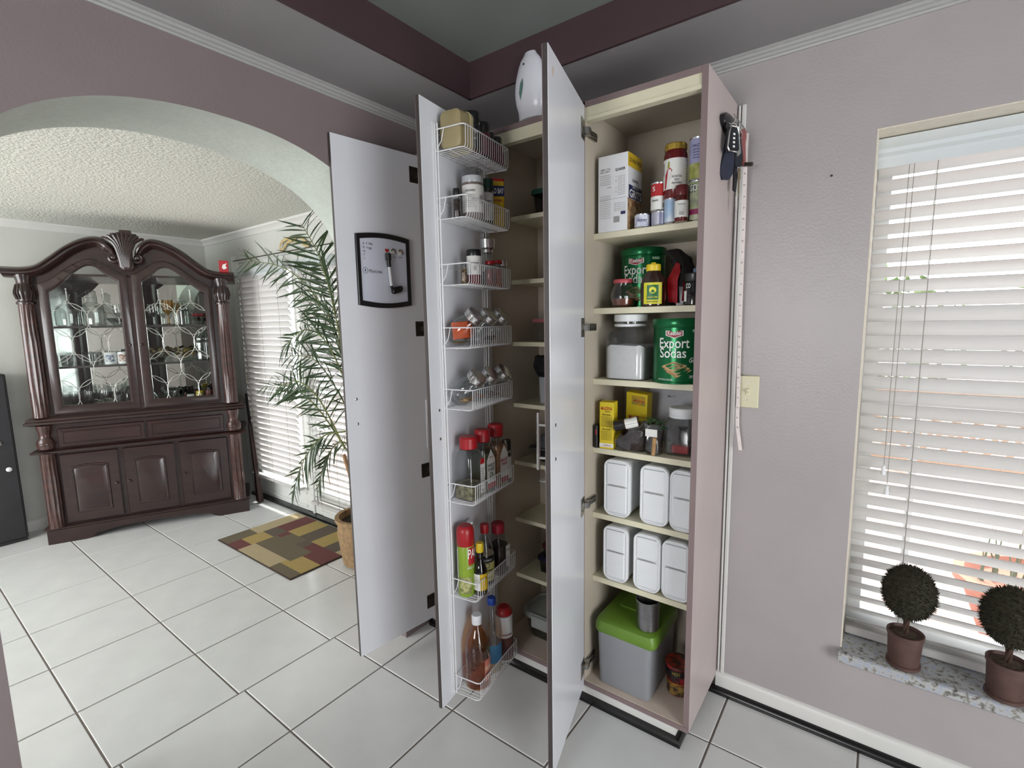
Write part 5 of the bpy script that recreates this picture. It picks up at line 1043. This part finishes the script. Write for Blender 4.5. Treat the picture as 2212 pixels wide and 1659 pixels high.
# plinth with scalloped apron
pl=[(0,0),(.20,0),(.235,.012),(.27,.035),(.32,.04),(.40,.052),(HW/2,.058)]
pl=pl+[(HW-x,z) for x,z in pl[::-1][1:]]
b=MB(); A=[(x,.0,z) for x,z in pl]; Bq=[(x,.0,.095) for x,z in pl]; b.strip(A,Bq)
b.strip([(x,.025,z) for x,z in pl],[(x,0,z) for x,z in pl]); b.box(0,HW,.001,DB,.09,.105); b.box(0,.03,.001,DB,0,.09); b.box(HW-.03,HW,.001,DB,0,.09); b.box(.0,HW,.03,.05,.05,.09)
hb(b,'plinth')
hb(MB().bbox(-.012,HW+.012,-.012,DB,.098,.118,.006),'base_moulding')
hb(MB().box(.03,HW-.03,.02,DB,.118,.64),'lower_case')
def raised_door(u0,u1,z0,z1,y,name,arch=True):
    d=hb(MB().bbox(u0,u1,y-.018,y,z0,z1,.004),name)
    m=.055; cx=(u0+u1)/2; w=u1-u0-2*m
    def outl(i,k):
        x0,x1=u0+m+i,u1-m-i; zb,zt=z0+m*1.1+i,z1-m*1.3-i; pts=[(x0,zb),(x1,zb),(x1,zt-.02)]
        for q in range(1,10): f=q/10; pts.append((x1-(x1-x0)*f,zt-.02+.014*math.sin(PI*f)**1.0 if k else zt))
        pts.append((x0,zt-.02)); return pts
    b=MB(); b.loft([[(x,yy,z) for x,z in outl(i,arch)] for i,yy in ((0,y-.0175),(.004,y-.024),(.010,y-.024),(.016,y-.0185),(.03,y-.0235))],False,True); hb(b,'raised_panel',parent=d)
    return d
for k,(u0,u1) in enumerate(((.112,.425),(.455,.755),(.785,1.096))):
    d=raised_door(u0,u1,.132,.612,.018,'lower_door')
    kx=(u1-.022) if k==0 else (u0+.022)
    hb(MB().lathe([(.006,0),(.011,.006),(.009,.013),(.001,.016)],seg=12,T=lambda X,Y,Zz,kx=kx:(kx+X,-.001-Zz,.37+Y)),'knob',mat('dark_bronze_knob',(60,44,40),.35,metal=.6),d)
hb(MB().loft([[(-.02,-.024,.632),(HW+.02,-.024,.632),(HW+.02,DB,.632),(-.02,DB,.632)],[(-.024,-.028,.645),(HW+.024,-.028,.645),(HW+.024,DB,.645),(-.024,DB,.645)],[(.0,-.006,.656),(HW,-.006,.656),(HW,DB,.656),(0,DB,.656)]]),'lower_moulding')
hb(MB().box(.05,HW-.05,.012,DB,.655,.822),'drawer_case')
for u0,u1 in ((.122,.597),(.612,1.086)):
    d=hb(MB().bbox(u0,u1,-.006,.012,.664,.790,.004),'drawer'); 
    b=MB(); b.loft([[(u0+i,yy,.664+i*.9),(u1-i,yy,.664+i*.9),(u1-i,yy,.79-i*.9),(u0+i,yy,.79-i*.9)] for i,yy in ((.022,-.0055),(.025,-.010),(.029,-.010),(.032,-.006))],False,False); hb(b,'drawer_bead',parent=d)
hb(MB().loft([[(a,-b_,z),(HW-a,-b_,z),(HW-a,DB,z),(a,DB,z)] for a,b_,z in ((.0,.006,.818),(-.03,.034,.83),(-.034,.038,.844),(-.02,.026,.852),(-.022,.028,.862),(-.004,.012,.876))]),'waist_moulding')
# columns: fluted shafts with carved bulbs and capitals
def fluted(u,z0,z1,r0,r1,y=.006):
    b=MB(); rings=[]; n=48
    for i in range(7):
        f=i/6; r=r0+(r1-r0)*f; k=.10 if 0<i<6 else 0
        rings.append([(u+r*(1-k*(.5+.5*math.cos(12*2*PI*q/n)))*math.cos(2*PI*q/n),y+r*(1-k*(.5+.5*math.cos(12*2*PI*q/n)))*math.sin(2*PI*q/n),z0+(z1-z0)*(.0 if i==0 else .02 if i==1 else .98 if i==5 else 1 if i==6 else f)) for q in range(n)])
    b.loft(rings); return b
for u in (.058,HW-.058):
    hb(fluted(u,.118,.632,.043,.041),'lower_column',mwl)
    hb(MB().lathe([(.036,.656),(.045,.664),(.048,.69),(.047,.715),(.034,.735),(.03,.75),(.034,.775),(.041,.80),(.042,.82)],(u,.008,0),24),'carved_bulb',mwl)
    for z in (.69,.705): hb(MB().tube([(u+.0475*math.cos(a),.008+.0475*math.sin(a),z) for a in [2*PI*k/20 for k in range(20)]],.004,6,closed=True),'carved_ring',mwl)
    hb(fluted(u,.876,1.615,.046,.041),'column',mwl)
    hb(MB().lathe([(.048,1.612),(.05,1.62),(.048,1.63),(.04,1.634),(.044,1.66),(.051,1.685),(.048,1.71),(.038,1.735),(.037,1.76),(.045,1.785),(.047,1.80)],(u,.006,0),26),'capital',mw)
    for k in range(9):
        a=-PI+PI*k/8; p=[(u+r*math.cos(a),.006+r*math.sin(a),z) for r,z in ((.043,1.645),(.053,1.68),(.05,1.705),(.041,1.74))]
        hb(MB().tube(spline(p,3),.0045,5,taper=.5),'acanthus_leaf',mw)
# upper case
hb(MB().box(.10,.125,.03,DB,.876,1.80),'side_panel'); hb(MB().box(HW-.125,HW-.10,.03,DB,.876,1.80),'side_panel')
hb(MB().box(.10,HW-.10,.02,DB,.87,.895),'case_floor'); hb(MB().box(.10,HW-.10,.03,DB,1.80,1.815),'case_top')
mir=mat('mirror_back',(214,220,214),.02,metal=1,ns=3,na=.01)
hb(MB().box(.125,HW-.125,DB-.02,DB-.012,.895,1.80),'mirror',mir); hb(MB().box(.10,HW-.10,DB-.012,DB,.87,1.82),'back_board')
gsh=glass('shelf_glass',(226,238,232),.08)
for z in (1.198,1.468): 
    hb(MB().box(.127,HW-.127,.06,DB-.022,z-.006,z),'glass_shelf',gsh); hb(MB().box(.127,HW-.127,.052,.06,z-.012,z+.002),'shelf_edge',mat('dark_shelf_edge',(44,40,38),.4))
hb(MB().bbox(HW/2-.016,HW/2+.016,.0,.03,.876,1.80,.003),'centre_stile')
# cornice curve: u -> z (left half), mirrored on the right
cl=spline([(-.03,1.845),(.06,1.845),(.13,1.862),(.20,1.915),(.29,1.99),(.38,2.04),(.456,2.055),(.51,2.03),(.545,1.985),(.556,1.945)],6)
def cor_z(u):
    u=u if u<=HW/2 else HW-u
    for (a,za),(b_,zb) in zip(cl,cl[1:]):
        if a<=u<=b_ and b_>a: return za+(zb-za)*(u-a)/(b_-a)
    return 1.93
prof=[(-.035,.0),(-.062,.012),(-.066,.022),(-.05,.03),(-.046,.04),(-.026,.052),(-.004,.062),(.05,.062),(.05,-.004),(-.02,-.004)]   # (y, down from the top edge)
for sd in (0,1):
    b=MB(); rings=[]
    for i,(u,z) in enumerate(cl):
        a=cl[max(i-1,0)];c=cl[min(i+1,len(cl)-1)]; tx,tz=c[0]-a[0],c[1]-a[1]; l=math.hypot(tx,tz); nx_,nz_=-tz/l,tx/l
        sc=1 if i<len(cl)-10 else max(.55,1-.045*(i-(len(cl)-10)))
        ring=[(u-nx_*dn*sc,y*sc,z-nz_*dn*sc) for y,dn in prof]
        if i==0: ring=[(u,y,z-dn) for y,dn in prof]
        rings.append([((HW-x) if sd else x,y,z) for x,y,z in ring])
    b.loft(rings); hb(b,'cornice')
    # return of the cornice along the side
    cxs=HW-.538 if sd else .538
    sp=[(.034*(1-t/22)*math.cos(t*.42+ .2),.034*(1-t/22)*math.sin(t*.42+.2)) for t in range(20)]
    b=MB(); b.tube([(cxs+(-x if sd else x)-(0 if not sd else 0),-.03,1.925+(-z)) for x,z in sp],.012,8,taper=.6); hb(b,'scroll')
    b=MB(); b.lathe([(.014,0),(.012,.01),(.001,.014)],seg=14,T=lambda X,Y,Zz: (cxs+X,-.036-Zz,1.925+Y)); hb(b,'scroll_eye')
b=MB()
for x0,x1 in ((-.03,.03),(HW-.03,HW+.03)): b.box(x0,x1,.0,DB,1.79,1.845)
hb(b,'cornice_return')
# door outlines
def dz(u,off): # top edge of the glass opening for the left door
    pts=[(.173,1.695),(.23,1.735),(.30,1.81),(.36,1.858),(.395,1.868),(.43,1.858),(.48,1.81),(.539,1.765)]
    for (a,za),(b_,zb) in zip(S_dz,S_dz[1:]):
        if a<=u<=b_: return za+(zb-za)*(u-a)/(b_-a)
    return S_dz[0][1] if u<S_dz[0][0] else S_dz[-1][1]
S_dz=spline([(.173,1.695),(.23,1.735),(.30,1.81),(.36,1.858),(.395,1.868),(.43,1.858),(.48,1.81),(.539,1.765)],5)
NT=22
def outline(inner):
    if inner: u0,u1,zb=.173,.537,.942; f=lambda u: dz(u,0)
    else: u0,u1,zb=.122,.594,.888; f=lambda u: dz(.173+(u-.122)/(.594-.122)*(.539-.173),0)+.046
    return [(u0,zb),(u0+(u1-u0)*.5,zb),(u1,zb)]+[(u1+(u0-u1)*k/NT,f(u1+(u0-u1)*k/NT)) for k in range(NT+1)]
OI,OO=outline(1),outline(0)
def md(L,sd): return [((HW-x) if sd else x,z) for x,z in L]
for sd in (0,1):
    I,O=md(OI,sd),md(OO,sd)
    b=MB(); b.loft([[(x,.02,z) for x,z in O],[(x,-.002,z) for x,z in O],[(x,-.006,z) for x,z in [(a+(c-a)*.12,e+(g-e)*.12) for (a,e),(c,g) in zip(O,I)]],[(x,-.006,z) for x,z in [(a+(c-a)*.8,e+(g-e)*.8) for (a,e),(c,g) in zip(O,I)]],[(x,.004,z) for x,z in I],[(x,.02,z) for x,z in I]],False,False)
    d=hb(b,'glass_door')
    b=MB(); b.add([(x,.010,z) for x,z in I],[tuple(range(len(I)))]); b.build('pane',glass('door_glass',(246,249,247),.05,.01),d)
    # lead came arcs
    poly=I
    def inside(x,z):
        c=False; n=len(poly)
        for i in range(n):
            (x1,z1),(x2,z2)=poly[i],poly[(i+1)%n]
            if (z1>z)!=(z2>z) and x<(x2-x1)*(z-z1)/(z2-z1)+x1: c=not c
        return c
    R=.098
    for row in range(5):
        for c_ in range(3):
            cx=(.355 if not sd else HW-.355)+(c_-1)*.19+(.095 if row%2 else 0); cz=1.0+row*.17
            run=[]
            for k in range(37):
                a=2*PI*k/36; x,z=cx+R*math.cos(a),cz+R*1.15*math.sin(a)
                if inside(x,z) and z<1.72: run.append((x,.006,z))
                else:
                    if len(run)>2: MB().tube(run,.0019,5).build('came',mat('pewter_came',(196,198,194),.3,metal=.8),d)
                    run=[]
            if len(run)>2: MB().tube(run,.0019,5).build('came',MC['pewter_came'],d)
    kx=.572 if not sd else HW-.572
    hb(MB().lathe([(.005,0),(.009,.006),(.008,.013),(.001,.016)],seg=12,T=lambda X,Y,Zz:(kx+X,-.006-Zz,1.335+Y)),'knob',MC['dark_bronze_knob'],d)
    if sd==0:
        for k,(x,z) in enumerate([(.24,1.775),(.285,1.822),(.33,1.862),(.375,1.885),(.42,1.882),(.46,1.856)]):
            MB().tube([(x+.018*(1-q/12)*math.cos(q*.7+k),-.007,z+.012*(1-q/12)*math.sin(q*.7+k)) for q in range(11)],.0024,5).build('carved_scroll',mw,d)
# header panel between doors and cornice
b=MB(); us=[.04+(HW-.08)*k/70 for k in range(71)]
def hz(u):
    v=u if u<=HW/2 else HW-u
    if v<.122: return 1.735
    if v<=.594: return dz(.173+(v-.122)/(.594-.122)*(.539-.173),0)+.047
    return 1.80
top=[(u,.012,min(cor_z(u)-.03,2.02)) for u in us]; bot=[(u,.012,hz(u)) for u in us]
b.strip(bot,top); b.strip([(x,.03,z) for x,_,z in top],[(x,.03,z) for x,_,z in bot]); b.strip([(x,.03,z) for x,_,z in bot],bot); hb(b,'header_panel')
hb(MB().box(.045,.122,.012,.03,.876,1.80),'corner_stile'); hb(MB().box(HW-.122,HW-.045,.012,.03,.876,1.80),'corner_stile')
# carved shell crest
b=MB()
prof2=[(-.02,1.845),(-.04,1.90),(-.034,1.96),(-.06,2.03),(-.09,2.05)]
rings=[]
body=[(1.842,.030,.028),(1.87,.055,.036),(1.92,.038,.034),(1.97,.040,.032),(2.02,.062,.03),(2.06,.082,.028),(2.085,.07,.026)]
for z,hw_,dp in body: rings.append([(HW/2+hw_*math.cos(2*PI*k/20),-.02+dp*math.sin(2*PI*k/20),z) for k in range(20)])
b.loft(rings); hb(b,'crest')
for k in range(9):
    f=(k-4)/4; p=[(HW/2+f*.02,-.05,1.86),(HW/2+f*.028,-.056,1.93),(HW/2+f*.05,-.055,2.01),(HW/2+f*.095,-.05,2.075-.028*abs(f)**1.5),(HW/2+f*.112,-.045,2.09-.045*abs(f)**1.5)]
    hb(MB().tube(spline(p,4),.012,6,taper=.8),'crest_flute')
hb(MB().bbox(HW/2-.02,HW/2+.045,-.05,-.01,2.07,2.106,.004),'crest_cap')
# ---- glassware on the hutch shelves
HM=Matrix.Translation((-2.765,-1.23,0))@Matrix.Rotation(math.radians(64.665),4,'Z')
def hpos(u,y,z): v=HM@Vector((u,y,z)); return (v.x,v.y,v.z)
GL=glass('cut_crystal',(240,244,243),.14,.04); GLa=glass('amber_crystal',(220,190,120),.12,.05)
_gp={}
shapes={'decanter':[(.045,0),(.055,.01),(.058,.07),(.05,.105),(.02,.135),(.016,.155),(.022,.16),(.018,.17),(.024,.19),(.004,.205)],
 'goblet':[(.028,0),(.026,.004),(.006,.01),(.005,.06),(.012,.07),(.03,.09),(.034,.12),(.031,.15)],
 'tumbler':[(.028,0),(.03,.003),(.035,.075),(.033,.075),(.028,.006)],
 'crystal_bowl':[(.025,0),(.03,.01),(.06,.04),(.075,.07),(.07,.07),(.05,.035)],
 'jar_with_lid':[(.05,0),(.055,.005),(.055,.12),(.045,.135),(.05,.14),(.05,.15),(.035,.17),(.03,.2),(.012,.21),(.014,.225),(.002,.235)],
 'mug':[(.034,0),(.036,.003),(.036,.085),(.033,.085),(.033,.008)],
 'stem_glass':[(.03,0),(.028,.004),(.005,.01),(.004,.05),(.02,.07),(.026,.1),(.024,.125)],
 'platter':[(.03,0),(.06,.004),(.07,.01)]}
def ware(kind,u,y,z,label,m=None,s=1.0,parts=()):
    t=thing(kind,label,kind.replace('_',' '),hpos(u,y,z))
    k=(kind,m.name if m else 'g')
    if k not in _gp:
        pr=shapes[kind]; bb=MB()
        if kind in('decanter','crystal_bowl','jar_with_lid'):
            rings=[[(r*(1+.05*math.cos(10*2*PI*q/40))*math.cos(2*PI*q/40),r*(1+.05*math.cos(10*2*PI*q/40))*math.sin(2*PI*q/40),zz) for q in range(40)] for r,zz in pr]; bb.loft(rings)
        else: bb.lathe(pr,seg=18)
        _gp[k]=bb.mesh([m or GL],30)
    o=bpy.data.objects.new('body',_gp[k]); COL.objects.link(o); o.parent=t; o.scale=(s,s,s)
    return t
Za,Zb,Zc=.8955,1.1985,1.4685
ware('decanter',.205,.20,Zc,'broad crystal decanter at the left of the top hutch shelf',s=1.15); ware('decanter',.352,.16,Zc,'taller crystal decanter beside the broad one on the hutch shelf',s=1.25)
ware('crystal_bowl',.465,.27,Zc,'fluted crystal bowl on the top hutch shelf beside decanters',s=.8); ware('goblet',.50,.14,Zc,'crystal goblet near the centre stile of the top hutch shelf')
ware('goblet',.70,.15,Zc,'crystal goblet right of the centre stile in the hutch'); ware('stem_glass',.755,.22,Zc,'small stem glass behind the amber vase in the hutch'); ware('goblet',.79,.14,Zc,'amber glass vase on the top shelf of the hutch',GLa,1.2)
ware('jar_with_lid',.862,.22,Zc,'round crystal jar with lid on the top hutch shelf',s=.85); ware('crystal_bowl',.985,.18,Zc,'crystal bowl of red flowers on the top hutch shelf',s=.8)
t=[o for o in bpy.data.objects if o.get('label')=='crystal bowl of red flowers on the top hutch shelf'][0]
b=MB()
for k in range(7): b.lathe([(.002,0),(.018,.008),(.012,.02),(.002,.024)],(.035*math.cos(k*.9),.035*math.sin(k*.9),.06),8)
b.build('flowers',mat('dusty_red_flower',(130,40,50),.7,ns=60,na=.3),t,kind='stuff')
for k in range(4): ware('tumbler',.19+.068*k,.13+.06*(k%2),Zb,'short crystal tumbler on the middle shelf of the hutch' )['group']='short tumblers on the middle hutch shelf'
def mug(u,lab,pm):
    t=ware('mug',u,.12,Zb,lab,m_whitep); MB().tube([hv for hv in [(.036+.022*math.sin(a),0,.044+.026*math.cos(a)) for a in [PI*k/10 for k in range(11)]]],.005,6).build('handle',m_whitep,t).rotation_euler=(0,0,math.radians(64.665))
    MB().patch((0,0,0),.0365,.02,.07,-65,20,8).build('printed_picture',pm,t)
mug(.43,'white souvenir mug with a blue picture in the hutch',mat('blue_picture',(90,110,140),.5,ns=60,col2=(200,200,200))); mug(.505,'white souvenir mug with a brown picture in the hutch',mat('brown_picture',(150,90,70),.5,ns=60,col2=(210,200,190)))
ware('crystal_bowl',.52,.26,Zb,'crystal bowl behind the mugs on the middle hutch shelf'); ware('crystal_bowl',.71,.2,Zb,'crystal bowl with dried flowers on the middle hutch shelf'); ware('platter',.868,.16,Zb,'low glass platter with dried leaves in the hutch',s=.9)
m_dry=mat('dried_flowers',(150,130,80),.9,ns=40,col2=(80,66,40))
for lab in ('crystal bowl with dried flowers on the middle hutch shelf','low glass platter with dried leaves in the hutch'):
    t=[o for o in bpy.data.objects if o.get('label')==lab][0]; b=MB(); rnd=random.Random(6)
    for k in range(26):
        a=rnd.uniform(0,6.28); r=rnd.uniform(0,.08); b.lathe([(.002,0),(rnd.uniform(.01,.02),.01),(.002,.02)],(r*math.cos(a),r*math.sin(a),rnd.uniform(.03,.085)),7)
    b.build('dried_flowers',m_dry,t,kind='stuff')
ware('jar_with_lid',1.0,.2,Zb,'tall ribbed crystal jar with lid on the middle hutch shelf',s=1.1)
for k in range(6): ware('stem_glass',.2+.042*k,.13+.09*(k%2),Za,'small stem glass on the bottom shelf of the hutch')['group']='small stem glasses on the bottom hutch shelf'
ware('decanter',.478,.26,Za,'crystal pitcher on the bottom shelf of the hutch',s=.95); ware('mug',.452,.12,Za,'dark grey figurine cup on the bottom shelf of the hutch',mat('dark_grey_ceramic',(44,46,50),.4)); ware('platter',.545,.15,Za,'patterned glass plate on the bottom shelf of the hutch',s=.7)
ware('crystal_bowl',.71,.2,Za,'crystal bowl on the bottom shelf behind the small bottles')
cols=[('black',(30,30,32)),('dark green',(40,56,44)),('brown',(70,44,36))]
for k,(n_,c_) in enumerate(cols): 
    t=thing('small_bottle','small %s bottle on the bottom shelf of the hutch'%n_,'bottle',hpos(.76+.045*k,.12+.02*(k%2),Za)); MB().lathe([(.014,0),(.015,.003),(.015,.04),(.007,.05),(.007,.065),(.001,.066)],seg=14).build('body',mat('bottle_'+n_.replace(' ','_'),c_,.3),t)
t=thing('small_jar','white jar with a red stripe on the bottom hutch shelf','jar',hpos(.88,.12,Za)); MB().lathe(cyl(.024,.05),seg=16).build('body',m_whitep,t); MB().lathe([(.0243,.018),(.0243,.032)],seg=16,cap0=False,cap1=False).build('red_stripe',m_redp,t)
t=thing('small_jar','jar with a yellow lid on the bottom hutch shelf','jar',hpos(.94,.12,Za)); MB().lathe(cyl(.026,.055),seg=16).build('body',mat('pale_yellow_jar',(190,176,110),.4),t); MB().lathe([(.02,.055),(.022,.057),(.022,.07),(.02,.072)],seg=16).build('lid',mat('yellow_plastic',(214,186,38),.35),t)
t=thing('small_jar','dark red jar at the right end of the bottom hutch shelf','jar',hpos(1.005,.13,Za)); MB().lathe(cyl(.028,.075),seg=16).build('body',mat('dark_red_ceramic',(96,48,44),.4,ns=30,na=.3),t); MB().lathe([(.02,.075),(.02,.09),(.01,.095)],seg=16).build('lid',m_blackp,t)
# small red gift box on the hutch's cornice
t=thing('gift_box','small red and white printed box on the right end of the hutch','box',hpos(HW-.03,-.0,1.8455),math.radians(64.665)); MB().bbox(-.03,.03,-.03,.03,0,.085,.002).build('carton',mat('red_carton',(176,40,48),.5),t)
MB().add([(.0,-.0306,.02),(.02,-.0306,.03),(.012,-.0306,.05),(.022,-.0306,.065),(-.005,-.0306,.055),(-.012,-.0306,.03)],[(0,1,2,3,4,5)]).build('printed_deer',m_inkw,t,smooth=0); MB().box(-.0306,-.0302,-.03,.03,.0,.085).build('white_side',m_paper,t)
